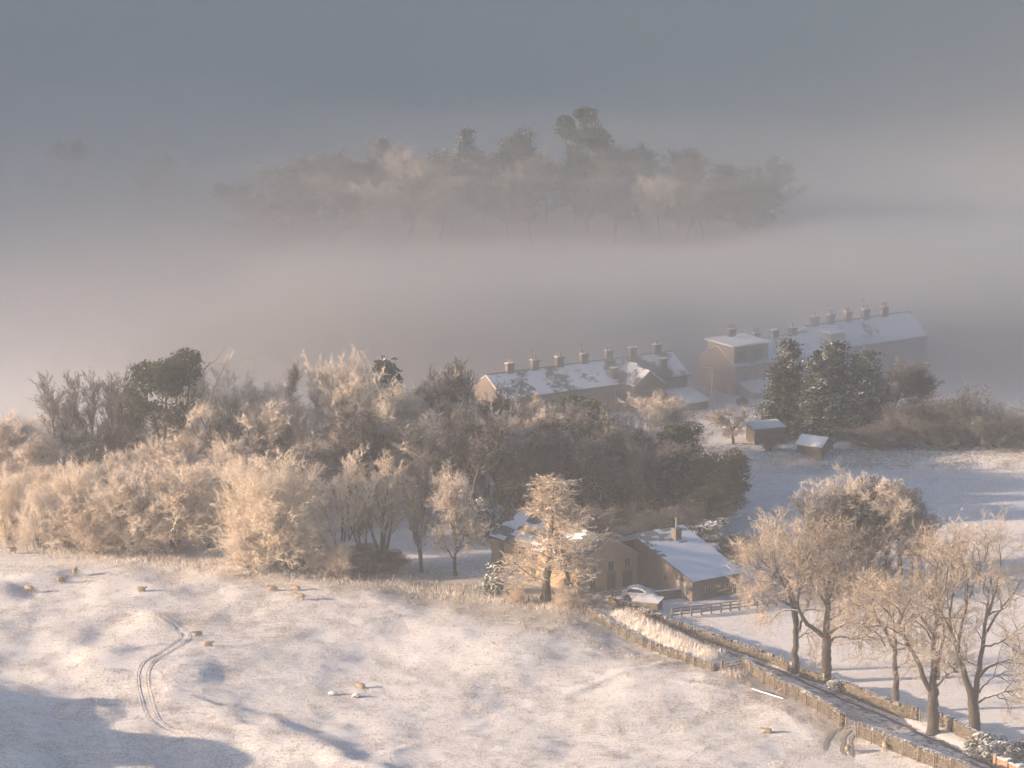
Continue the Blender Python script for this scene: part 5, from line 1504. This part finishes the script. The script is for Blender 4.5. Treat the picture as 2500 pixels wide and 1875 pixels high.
wire_fence('wire fence with leaning posts along the foot of the wood', WOOD_FENCE, 2.1, 1.1, 3)
wire_fence('wire fence with thin posts in front of the low drystone wall', offset(NEAR_WALL_A, -0.5), 1.9, 1.05, 4)
wire_fence('wire fence with thin posts hugging the field side of the middle drystone wall', offset(NEAR_WALL_B, -0.5), 2.6, 1.5, 5)
wire_fence('wire fence with thin posts hugging the nearest drystone wall', offset(NEAR_WALL_C, -0.5), 2.8, 1.5, 6)
wire_fence('dim wire fence along the meadow side of the lane wall', offset(FAR_WALL_A, 0.7), 3.2, 1.1, 7)

def rail_fence(label, pts, gap, rails=3, h=1.25):
    x0, y0 = pts[0]; z0 = tz(x0, y0); r = empty('rail_fence', (x0, y0, z0)); tag(r, label, 'fence')
    me = post_mesh(h, .16); P = []
    for x, y, a in path_points(pts, gap):
        o = link('post', me, r); o.location = (x - x0, y - y0, tz(x, y) - z0); o.rotation_euler = (0, 0, a); P.append((x - x0, y - y0, tz(x, y) - z0))
    for p, q in zip(P[:-1], P[1:]):
        for k in range(rails):
            mb = MB(); z = h * (.94 - k * .30)
            d = np.array([q[0] - p[0], q[1] - p[1], 0]); n = np.array([d[1], -d[0], 0]) / np.linalg.norm(d) * .085
            a_ = np.array(p) + n; b_ = np.array(q) + n
            mb.prism([a_ + (0, 0, z - .07), b_ + (0, 0, z - .07), b_ + (0, 0, z + .07), a_ + (0, 0, z + .07)], n * .4)
            mb.build('rail', M['timber'], r)
    return r
rail_fence('grey post and rail fence across the snow in front of the barn', gp((1640, 1510), (1760, 1496), (1850, 1484), (1920, 1476)), 1.35)
rail_fence('short post and rail fence in front of the parked car', gp((1470, 1468), (1520, 1460), (1568, 1450)), 1.6)

def hurdle(name, label, a, b, bars=4, h=1.15, mat='timber', cat='gate'):
    x0, y0 = a; z0 = tz(*a); r = empty(name, (x0, y0, z0), math.atan2(b[1] - a[1], b[0] - a[0])); tag(r, label, cat)
    L = math.hypot(b[0] - a[0], b[1] - a[1])
    for x in (0, L):
        p = MB(); p.box(x - .09, x + .09, -.09, .09, -.4, h + .15); p.build('post', M['timber'], r)
    for k in range(bars):
        p = MB(); z = .15 + k * (h - .2) / (bars - 1); p.box(.1, L - .1, -.03, .03, z, z + (.10 if mat == 'timber' else .05)); p.build('bar', M[mat], r)
    p = MB(); p.prism([(.12, -.065, .2), (.22, -.065, .2), (L - .12, -.065, h - .1), (L - .22, -.065, h - .1)], (0, .03, 0)); p.build('brace', M[mat], r)
    return r
hurdle('hurdle', 'weathered wooden hurdle closing the gap between two drystone walls', *gp((1762, 1648), (1818, 1638)))
hurdle('field_gate', 'thin metal gate in the open gateway to the pasture', *gp((2066, 1776), (2098, 1788)), 5, 1.1, 'metal')
hurdle('field_gate', 'thin metal gate between the middle and fourth lane trees', *gp((2246, 1761), (2284, 1772)), 5, 1.1, 'metal')

# garden wall by the car, brick wall at the lower right
def low_wall(name, label, pts, h, t, mat, cap='snow', piers=0, cat='wall'):
    x0, y0 = pts[0]; z0 = tz(x0, y0); a = math.atan2(pts[1][1] - y0, pts[1][0] - x0); L = math.hypot(pts[1][0] - x0, pts[1][1] - y0)
    r = empty(name, (x0, y0, z0), a); tag(r, label, cat)
    b = MB(); b.box(0, L, -t / 2, t / 2, -.5, h); b.build('wall_face', M[mat], r)
    b = MB(); b.box(-.03, L + .03, -t / 2 - .04, t / 2 + .04, h + .002, h + .08); b.build('coping', M['gritstone'], r)
    b = MB(); b.box(-.01, L + .01, -t / 2 - .02, t / 2 + .02, h + .082, h + .15); b.build('snow_cap', M['snow'], r)
    for i in range(piers):
        x = L * i / max(1, piers - 1)
        b = MB(); b.box(x - .24, x + .24, -t / 2 - .12, t / 2 + .12, -.5, h + .35); p = b.build('pier', M[mat], r)
        b = MB(); b.box(x - .3, x + .3, -t / 2 - .17, t / 2 + .17, h + .352, h + .46); b.build('pier_cap', M['snow'], p)
    return r
M['brick'] = mat_stone('brown_brick', (0.36, 0.19, 0.10), (0.29, 0.155, 0.085), (0.30, 0.26, 0.21), 0.23, 0.08)
low_wall('garden_wall', 'low stone garden wall with snowy top beside the parked car', gp((1598, 1466), (1690, 1456)), .95, .35, 'gritstone')
low_wall('garden_wall', 'brown brick garden wall with snow capped piers at the bottom right corner', gp((2432, 1868), (2520, 1910)), 1.1, .25, 'brick', piers=4)
p = gp((2372, 1858), (2440, 1895)); x0, y0 = p[0]
b = MB(); L = math.hypot(p[1][0] - x0, p[1][1] - y0); b.tube([(0, 0, .22), (L * .5, .05, .24), (L, 0, .22)], [.24, .22, .2], 9)
o = b.build('log', M['timber']); o.location = (x0, y0, tz(x0, y0)); o.rotation_euler = (0, 0, math.atan2(p[1][1] - y0, p[1][0] - x0)); tag(o, 'long log edging the lane below the snowy laurel', 'log')
tree('laurel_bush', 'bush0', 2420, 1858, 1800, 100, 'large snow speckled laurel bush at the foot of the rightmost lane tree', 'bush', FR)
tree('laurel_bush', 'bush1', 2468, 1868, 1822, 60, 'small snowy bush behind the brick garden wall', 'bush', FR)
tree('laurel_bush', 'bush1', 2505, 1850, 1805, 60, 'dark bush cut by the right edge above the brick wall', 'bush', FR)
tree('laurel_bush', 'bush0', 2055, 1690, 1660, 50, 'little snowy bush at the foot of the second lane tree', 'bush', FR)
tree('laurel_bush', 'bush1', 1812, 988 + 3, 968, 26, 'small snowy bush by the porch of the end terrace house', 'bush', EM)

# ------------------------------------------------------------------ lamp posts, poles
def lamp_post(label, px, py, h, arm=0.9):
    p = on_ground(px, py); r = empty('street_lamp', p); tag(r, label, 'street lamp')
    b = MB(); b.tube([(0, 0, -.3), (0, 0, 1.2), (0, 0, 1.25), (0, 0, h)], [.11, .11, .075, .06], 8); b.build('pole', M['metal'], r)
    b = MB(); b.tube([(0, 0, h - .03), (-arm * .5, 0, h + .06), (-arm, 0, h + .05)], .045, 6); b.build('arm', M['metal'], r)
    b = MB(); b.prism([(-arm - .5, -.13, h - .02), (-arm + .1, -.1, h - .02), (-arm + .1, -.1, h + .13), (-arm - .45, -.13, h + .10)], (0, .24, 0)); l = b.build('lamp_head', M['frame'], r)
    b = MB(); b.box(-arm - .44, -arm - .02, -.1, .1, h - .07, h - .025); b.build('lens', M['glass'], l)
lamp_post('tall street lamp in front of the bare gable of the end terrace house', 1738, 1012, 6.3)
for px, py, h, lab in ((1946, 830, 3.5, 'thin pole above the second terrace roof'), (2342, 850, 4.5, 'thin dim pole standing in the mist right of the farthest terrace')):
    p = on_ground(px, py); b = MB(); b.tube([(0, 0, -.3), (0, 0, h * .5), (0, 0, h)], [.1, .09, .07], 6); 
    for k in (0, 1): b.box(-.5 + .2 * k, .5 - .2 * k, -.05, .05, h - .35 - .4 * k, h - .25 - .4 * k)
    o = b.build('utility_pole', M['timber']); o.location = p; tag(o, lab, 'pole')

# ------------------------------------------------------------------ parked car under snow
def build_car(label, px, py, rz, body):
    p = on_ground(px, py); r = empty('parked_car', p, rz); tag(r, label, 'car')
    prof = [(-2.1, .38), (-2.15, .62), (-2.08, .88), (-1.75, .98), (-1.45, 1.36), (-.9, 1.50), (-.1, 1.49), (.55, 1.30), (1.0, 1.0), (1.7, .88), (2.05, .70), (2.12, .45), (2.05, .32), (-2.0, .32)]
    n = len(prof); V = []
    for k, (s, inset) in enumerate(((-1, 0), (-.92, .0), (.92, .0), (1, 0))):
        for x, z in prof:
            yy = .86 if z < 1.0 else .86 - (z - 1.0) * .42
            V.append((x * (1 if abs(s) < .95 else .985), yy * s, z if abs(s) < .95 else z * .985 + .01))
    F = [tuple(range(n))[::-1], tuple(range(3 * n, 4 * n))]
    for k in range(3):
        for i in range(n): F.append((k * n + i, k * n + (i + 1) % n, (k + 1) * n + (i + 1) % n, (k + 1) * n + i))
    b = MB(); b.add(V, F); bo = b.build('body', body, r)
    for s in (-1, 1):
        b = MB(); b.prism([(-1.38, s * .84, 1.0), (.75, s * .84, 1.0), (.42, s * .745, 1.26), (-.15, s * .69, 1.41), (-.95, s * .69, 1.41), (-1.25, s * .755, 1.28)], (0, s * .03, 0)); b.build('side_window', M['glass'], r)
        b = MB(); b.box(.62, .82, s * .93 - .07, s * .93 + .07, .98, 1.1); b.build('mirror', body, r)
        b = MB(); b.box(2.0, 2.10, s * .62 - .16, s * .62 + .16, .60, .74); b.build('headlight', M['frame'], r)
        b = MB(); b.box(-2.17, -2.08, s * .68 - .12, s * .68 + .12, .70, .90); b.build('tail_light', mat_simple('red_lens', (.3, .03, .02)), r)
        for x in (-1.32, 1.33):
            b = MB(); b.tube([(x, s * .66, .32), (x, s * .885, .32)], .33, 16); w = b.build('wheel', mat_simple('tyre_rubber', (.025, .025, .027)), r)
            b = MB(); b.tube([(x, s * .88, .32), (x, s * .905, .32)], .21, 12); b.build('rim', M['metal'], w)
            b = MB(); b.tube([(x, s * .80, .33), (x, s * .872, .33)], .385, 16); b.build('wheel_arch', M['door'], r)
    b = MB(); b.prism([(.62, -.70, 1.30), (1.02, -.76, 1.03), (1.02, .76, 1.03), (.62, .70, 1.30)], (.02, 0, .03)); b.build('windscreen', M['snow'], r)
    b = MB(); b.prism([(-1.72, -.72, 1.03), (-1.47, -.66, 1.33), (-1.47, .66, 1.33), (-1.72, .72, 1.03)], (-.02, 0, .03)); b.build('rear_window', M['glass'], r)
    b = MB(); b.prism([(-1.40, -.62, 1.425), (-.9, -.60, 1.51), (-.1, -.60, 1.50), (.50, -.62, 1.34)], (0, 1.22, 0)); 
    b2 = MB(); b2.prism([(-1.40, -.62, 1.40), (-.9, -.62, 1.52), (-.1, -.62, 1.51), (.5, -.62, 1.33), (.5, -.62, 1.39), (-.1, -.62, 1.58), (-.9, -.62, 1.59), (-1.40, -.62, 1.47)], (0, 1.24, 0)); b2.build('snow_cover', M['snow'], r)
    b2 = MB(); b2.prism([(1.06, -.7, .99), (1.7, -.7, .885), (1.95, -.7, .78), (1.95, -.7, .83), (1.7, -.7, .94), (1.06, -.7, 1.05)], (0, 1.4, 0)); b2.build('snow_cover', M['snow'], r)
    return r
build_car('white hatchback car with snow on its roof parked beside the shaded farmhouse gable', 1563, 1464, R(-14), mat_simple('white_car_paint', (.62, .63, .65), rough=.4, spec=.5))

# ------------------------------------------------------------------ sheep
def mat_fleece():
    m = NT('fleece'); co = m.coord()
    m.color(m.mix(m.noise(5, 4, 0.6, co), c4(.27, .205, .14), c4(.40, .32, .23))); m.bump(m.noise(22, 3, .6, co), 1.0, .05); return m.m
M['fleece'] = mat_fleece(); M['face'] = mat_simple('sheep_face', (.16, .125, .095), (.30, .25, .2), 6)
def sheep_mesh(pose):
    """one continuous body: rump, woolly trunk, neck, head, ears, tail and legs fused by remeshing"""
    dz = -.27 if pose == 'lie' else 0
    mb = MB()
    mb.tube([(-.60, 0, .60 + dz), (-.55, 0, .61 + dz), (-.44, 0, .62 + dz), (-.2, 0, .63 + dz), (.1, 0, .62 + dz), (.32, 0, .61 + dz), (.44, 0, .62 + dz), (.50, 0, .63 + dz)], [.05, .16, .26, .31, .31, .27, .17, .05], 12)
    if pose == 'graze': nk = [(.30, 0, .66), (.50, 0, .52), (.62, 0, .34), (.70, 0, .22), (.76, 0, .12)]
    elif pose == 'lie': nk = [(.28, 0, .40), (.46, 0, .52), (.58, 0, .60), (.70, 0, .56), (.80, 0, .50)]
    else: nk = [(.28, 0, .68), (.44, 0, .82), (.55, 0, .92), (.68, 0, .88), (.80, 0, .82)]
    mb.tube(nk, [.20, .15, .115, .09, .055], 10)
    e = np.array(nk[2])
    for s in (-1, 1):
        mb.tube([tuple(e + (0, s * .07, .05)), tuple(e + (-.03, s * .15, .06)), tuple(e + (-.06, s * .21, .03))], [.035, .045, .02], 6)
        for x in (-.38, .30):
            if pose == 'lie': mb.tube([(x, s * .18, .22), (x + .10, s * .24, .09), (x + .26, s * .25, .05)], [.10, .07, .045], 8)
            else: mb.tube([(x, s * .13, .55), (x + (-.04 if x < 0 else .02), s * .14, .28), (x, s * .14, .02)], [.12, .055, .045], 8)
    mb.tube([(-.56, 0, .66 + dz), (-.64, 0, .55 + dz), (-.65, 0, .42 + dz)], [.06, .055, .03], 6)
    o = link('sheep_form', mb.mesh('sheep_form', [M['fleece']]))
    rm = o.modifiers.new('Remesh', 'REMESH'); rm.mode = 'VOXEL'; rm.voxel_size = .036
    sm = o.modifiers.new('Smooth', 'SMOOTH'); sm.iterations = 3; sm.factor = .5
    dg = bpy.context.evaluated_depsgraph_get(); ev = bpy.data.meshes.new_from_object(o.evaluated_get(dg))
    bpy.data.objects.remove(o)
    ev.materials.clear(); ev.materials.append(M['fleece']); ev.materials.append(M['face'])
    for pl in ev.polygons:
        c = np.array(pl.center)
        if c[0] > nk[2][0] + .05 or (c[2] < .30 and pose != 'lie'): pl.material_index = 1
        pl.use_smooth = True
    return ev
SHEEP = {k: sheep_mesh(k) for k in ('graze', 'lie', 'stand')}
for px, py, pose, a, lab in [
 (72, 1446, 'graze', -20, 'sheep grazing alone near the left edge of the pasture'),
 (30, 1352, 'stand', 200, 'sheep by the fence at far left, highest up the pasture'),
 (150, 1420, 'lie', 10, 'sheep lying in the rough grass right of the left edge grazer'),
 (183, 1404, 'stand', 80, 'sheep standing end on behind the lying one'),
 (345, 1444, 'lie', 0, 'lone sheep lying in mid pasture below the rough grass'),
 (482, 1553, 'lie', 200, 'sheep lying just right of the curving vehicle track, upper of two'),
 (508, 1578, 'lie', 5, 'sheep lying just right of the curving vehicle track, lower of two'),
 (665, 1442, 'lie', 180, 'sheep lying against the mound, left of three below the great dome'),
 (722, 1441, 'lie', 160, 'sheep lying against the mound, middle of three below the great dome'),
 (732, 1466, 'stand', 165, 'sheep standing and looking left below the mound'),
 (1872, 1790, 'lie', 170, 'sheep lying on open snow left of the muddy ruts'),
 (2070, 1838, 'graze', 80, 'sheep grazing at the end of the muddy ruts'),
 (2160, 1832, 'stand', 95, 'sheep standing against the nearest drystone wall'),
 (880, 1680, 'lie', 150, 'sheep resting by the small hollow in mid pasture')]:
    o = link('sheep', SHEEP[pose]); o.location = on_ground(px, py); o.rotation_euler = (0, 0, R(a)); o.location.z -= .02; o.scale = (.95, .95, .95)
    tag(o, lab, 'sheep', 'sheep in the pasture')

# bird on a tree top
b = MB(); p = on_ground(1347, 1210)
hgt = (1210 - 984) * (p - cam.location).length / F_PX / math.cos(R(12.5))
b.tube([(-.30, 0, -.08), (-.16, 0, 0), (0, 0, .05), (.14, 0, .12), (.22, 0, .19), (.30, 0, .18), (.38, 0, .16)], [.02, .06, .10, .09, .07, .05, .01], 8)
b.tube([(0, .03, 0), (.0, .03, -.12)], .012, 4); b.tube([(0, -.03, 0), (.0, -.03, -.12)], .012, 4)
o = b.build('bird', mat_simple('black_feathers', (.02, .02, .022)), None, True); o.location = p + Vector((0, 0, hgt)); o.rotation_euler = (0, R(-25), 0); tag(o, 'small black bird perched on a treetop before the terrace wall', 'bird')

# boulder, rocks, fallen pole
def rock(name, label, px, py, r, sq=.8, seed=0):
    bm = bmesh.new(); bmesh.ops.create_icosphere(bm, subdivisions=3, radius=r)
    for v in bm.verts:
        v.co *= 1 + .22 * noise.noise(v.co / r * 1.3 + Vector((seed, 0, 0))); v.co.z *= sq
    me = bpy.data.meshes.new(name); bm.to_mesh(me); bm.free(); me.materials.append(M['cope'])
    o = link(name, me); o.location = on_ground(px, py) + Vector((0, 0, r * .25)); return tag(o, label, 'rock')
rock('boulder', 'dark rounded boulder beside the trunk of the second lane tree', 2040, 1664, .75, 1.1, 3)
rock('rock', 'snowy rock at the edge of the small hollow in mid pasture', 870, 1702, .45, .7, 5)
rock('rock', 'low dark rock in the small hollow in mid pasture', 812, 1696, .5, .45, 8)
p = gp((1836, 1694), (1912, 1716)); a = Vector((*p[0], tz(*p[0]) + .10)); b_ = Vector((*p[1], tz(*p[1]) + .10))
b = MB(); b.tube([(0, 0, 0), tuple((b_ - a) * .5), tuple(b_ - a)], [.07, .07, .06], 7); o = b.build('fallen_pole', M['snow']); o.location = a; tag(o, 'snow covered pole lying on the rough grass below the hurdle', 'pole')

# ------------------------------------------------------------------ grass
def mat_grass(name, c1, c2, frost, lo, hi):
    m = NT(name); m.color(m.mix(m.ramp(m.island(), lo, hi), m.mix(m.noise(.8, 3, .6, m.coord()), c4(*c1), c4(*c2)), c4(*frost))); return m.m
M['grass_frost'] = mat_grass('frosted_grass', (.34, .26, .17), (.28, .22, .14), (.80, .76, .70), .10, .42)
M['grass_rough'] = mat_grass('rough_winter_grass', (.20, .155, .09), (.27, .21, .125), (.72, .69, .66), .45, .75)
def grass(name, label, P, h, w, mat, seed, lean=.35):
    g = np.random.default_rng(seed); n = len(P)
    z = terrain(P[:, 0], P[:, 1]) - .02
    a = g.random(n) * 6.283; hh = h * (.5 + g.random(n)); ww = w * (.7 + .6 * g.random(n))
    la = g.random(n) * 6.283; le = lean * hh * g.random(n) * 1.4
    B = np.stack([P[:, 0], P[:, 1], z], 1)
    d = np.stack([np.cos(a), np.sin(a), np.zeros(n)], 1) * ww[:, None] / 2
    tip = B + np.stack([np.cos(la) * le, np.sin(la) * le, hh], 1)
    V = np.stack([B - d, B + d, tip], 1).reshape(-1, 3)
    o = link(name, fast_mesh(name, V, None, np.arange(n * 3).reshape(n, 3), [M[mat]])); return tag(o, label, None, None, 'stuff')
def scatter(n, x0, x1, y0, y1, dens, seed):
    g = np.random.default_rng(seed); x = g.uniform(x0, x1, n); y = g.uniform(y0, y1, n)
    k = g.random(n) < dens(x, y); return np.stack([x[k], y[k]], 1)
def on_bank(x, y):
    d, s, a = polyline_dist(x, y, NEAR_WALL_A); return np.where((s < 0) & (d > .5), np.clip(1.5 - d / 3.2, 0, 1), 0) * (.35 + .65 * (vnoise(x / 1.1, y / 1.1, 35) > -.1))
grass('bank_grass', 'tall frosted grass on the sunlit bank between wall and lane', scatter(60000, 6, 30, 508, 545, on_bank, 1), .50, .05, 'grass_frost', 2)
def by_wood(x, y):
    d, s, a = polyline_dist(x, y, WOOD_FENCE); return np.clip(1.1 - d / 3.6, 0, 1) * (0.35 + 0.65 * (vnoise(x / 2.2, y / 2.2, 31) > 0))
grass('verge_grass', 'rough frosted grass along the fence at the foot of the wood', scatter(170000, -66, 12, 535, 575, by_wood, 3), .40, .05, 'grass_frost', 4)
def rough(x, y):
    d, s, a = polyline_dist(x, y, STEP_LINE); left = x < 9 + (539 - y) * .6
    band = np.where(s < 0, np.clip(1.1 - d / 13, 0, 1), np.clip(1 - d / 3, 0, 1))
    c = vnoise(x / 1.6, y / 2.0, 33) + .6 * vnoise(x / .6, y / .7, 34)
    return np.where(left & (y < 560), (0.5 + 0.5 * band) * np.clip(c * 1.4 + .25, 0, 1), 0)
grass('pasture_grass', 'tussocks of thin grass poking through the pasture snow', scatter(620000, -62, 42, 470, 562, rough, 5), .17, .045, 'grass_rough', 6, .7)
def bankface(x, y):
    e = EMBANK_Y - .05 * (x - 35); d = y - e; return np.where((d > -.5) & (d < 5), .25 * (vnoise(x / 1.5, y / 1.2, 36) > -.2), 0) * (x > 18)
grass('bank_side_grass', 'dim rough grass on the side of the meadow bank', scatter(60000, 18, 75, 606, 618, bankface, 7), .35, .06, 'grass_rough', 8, .6)
# ------------------------------------------------------------------ air: an even haze and low lying banks of mist
def build_haze():
    mb = MB(); mb.box(-1790, 1490, -58, 1990, -8, 156)
    o = mb.build('haze', mat_volume('thin_haze', 0.00055, (1.0, 0.99, 0.98), 0.9))
    tag(o, 'thin even haze filling the whole valley', None, None, 'stuff')

def mist_bank(label, density, x0, x1, y0, y1, prof, seed, base=-3.0, wob=0.25, color=(1, 1, 1), nx=70, ny=60, aniso=0.84, side=0.3):
    """a closed low bank of mist: its smooth top follows a profile along the valley (share of y, height) and thins to nothing at the rim"""
    U, V = np.meshgrid(np.linspace(0, 1, nx), np.linspace(0, 1, ny))
    X = x0 + (x1 - x0) * U; Y = y0 + (y1 - y0) * V + 14 * vnoise(X / 55, X * 0 + seed, seed + 8) * np.clip(1 - np.abs(V - .5) * 1.2, 0, 1)
    h = np.interp(V, [p[0] for p in prof], [p[1] for p in prof])
    for _ in range(3): h[1:-1] = (h[:-2] + 2 * h[1:-1] + h[2:]) / 4
    e = sstep(0, side, U) * sstep(0, side, 1 - U)
    sw = 1 + wob * vnoise(X / 62 + seed, Y / 34, seed) + 0.5 * wob * vnoise(X / 29, Y / 17 + seed, seed + 3)
    top = base + 0.05 + (h * np.clip(sw, 0.2, 2) - base) * np.clip(e, 0, 1) * np.clip(np.minimum(V, 1 - V) * ny, 0, 1)
    idx = np.arange(nx * ny).reshape(ny, nx)
    q = np.stack([idx[:-1, :-1], idx[:-1, 1:], idx[1:, 1:], idx[1:, :-1]], -1).reshape(-1, 4)
    vt = np.stack([X, Y, top], -1).reshape(-1, 3); vb = np.stack([X, Y, np.full_like(top, base)], -1).reshape(-1, 3)
    rim = np.concatenate([idx[0, :-1], idx[:-1, -1], idx[-1, :0:-1], idx[:0:-1, 0]])
    rn = np.roll(rim, -1); n = nx * ny
    me = fast_mesh('mist_bank', np.vstack([vt, vb]), np.vstack([q, q[:, ::-1] + n, np.stack([rim, rim + n, rn + n, rn], -1)]), None, [mat_volume('mist', density, color, aniso)])
    o = link('mist_bank', me)
    return tag(o, label, None, 'banks of mist over the valley', 'stuff')

build_haze()
BANK_A = [(0, -3), (.03, 3), (.08, 8), (.16, 11), (.24, 11.5), (.36, 10.5), (.5, 8.5), (.65, 6), (.8, 3), (1, -3)]
for i, (kh, dn) in enumerate(((.55, .013), (.95, .010), (1.45, .007), (2.1, .004))):
    mist_bank('bright low mist lying behind the wood and round the terraces', dn, -330, 300, 644 + 4 * i, 960, [(a, b * kh if b > 0 else b) for a, b in BANK_A], 1 + i, ny=150, wob=.22)
for i, (kh, dn) in enumerate(((.7, .042), (1.4, .036))):
    mist_bank('denser wisp of mist wrapping the end houses of the terraces', dn, -70, 150, 629 + i, 720, [(0, -3), (.04, 3 * kh), (.12, 10 * kh), (.3, 13 * kh), (.6, 12 * kh), (1, -3)], 9 + i, side=.2)
mist_bank('thin high mist over the far fields', 0.0016, -500, 500, 590, 1000, [(0, -3), (.1, 6), (.22, 20), (.35, 26), (.6, 20), (.8, 10), (1, -3)], 2, ny=110, wob=.3)
mist_bank('thick dim fog filling the head of the valley', 0.0095, -700, 700, 700, 1900, [(0, -3), (.04, 5), (.09, 13), (.12, 20), (.2, 36), (.35, 52), (.6, 58), (.9, 40), (1, -3)], 3, nx=90, ny=110, wob=.12, color=(1.0, 0.91, 0.79), aniso=0.7)
mist_bank('thin mist hanging at the foot of the bushes by the pasture fence', 0.022, -80, 0, 553, 612, [(0, -3), (.1, 1.5), (.3, 3.5), (.6, 4.0), (.85, 3), (1, -3)], 5, wob=.35)
mist_bank('thin mist hanging round the farm and the foot of the wood', 0.010, -10, 60, 560, 625, [(0, -3), (.1, 2), (.3, 5), (.6, 6), (.85, 4), (1, -3)], 6, wob=.35)
mist_bank('thin mist drifting through the left part of the wood', 0.008, -95, 12, 566, 660, [(0, -3), (.12, 6), (.35, 13), (.6, 15), (.85, 8), (1, -3)], 7, wob=.35)
mist_bank('thin wisp of mist in front of the nearest terrace', 0.016, -75, 36, 592, 690, [(0, -3), (.12, 4), (.3, 11), (.5, 14), (.8, 12), (1, -3)], 12, wob=.3, side=.22)
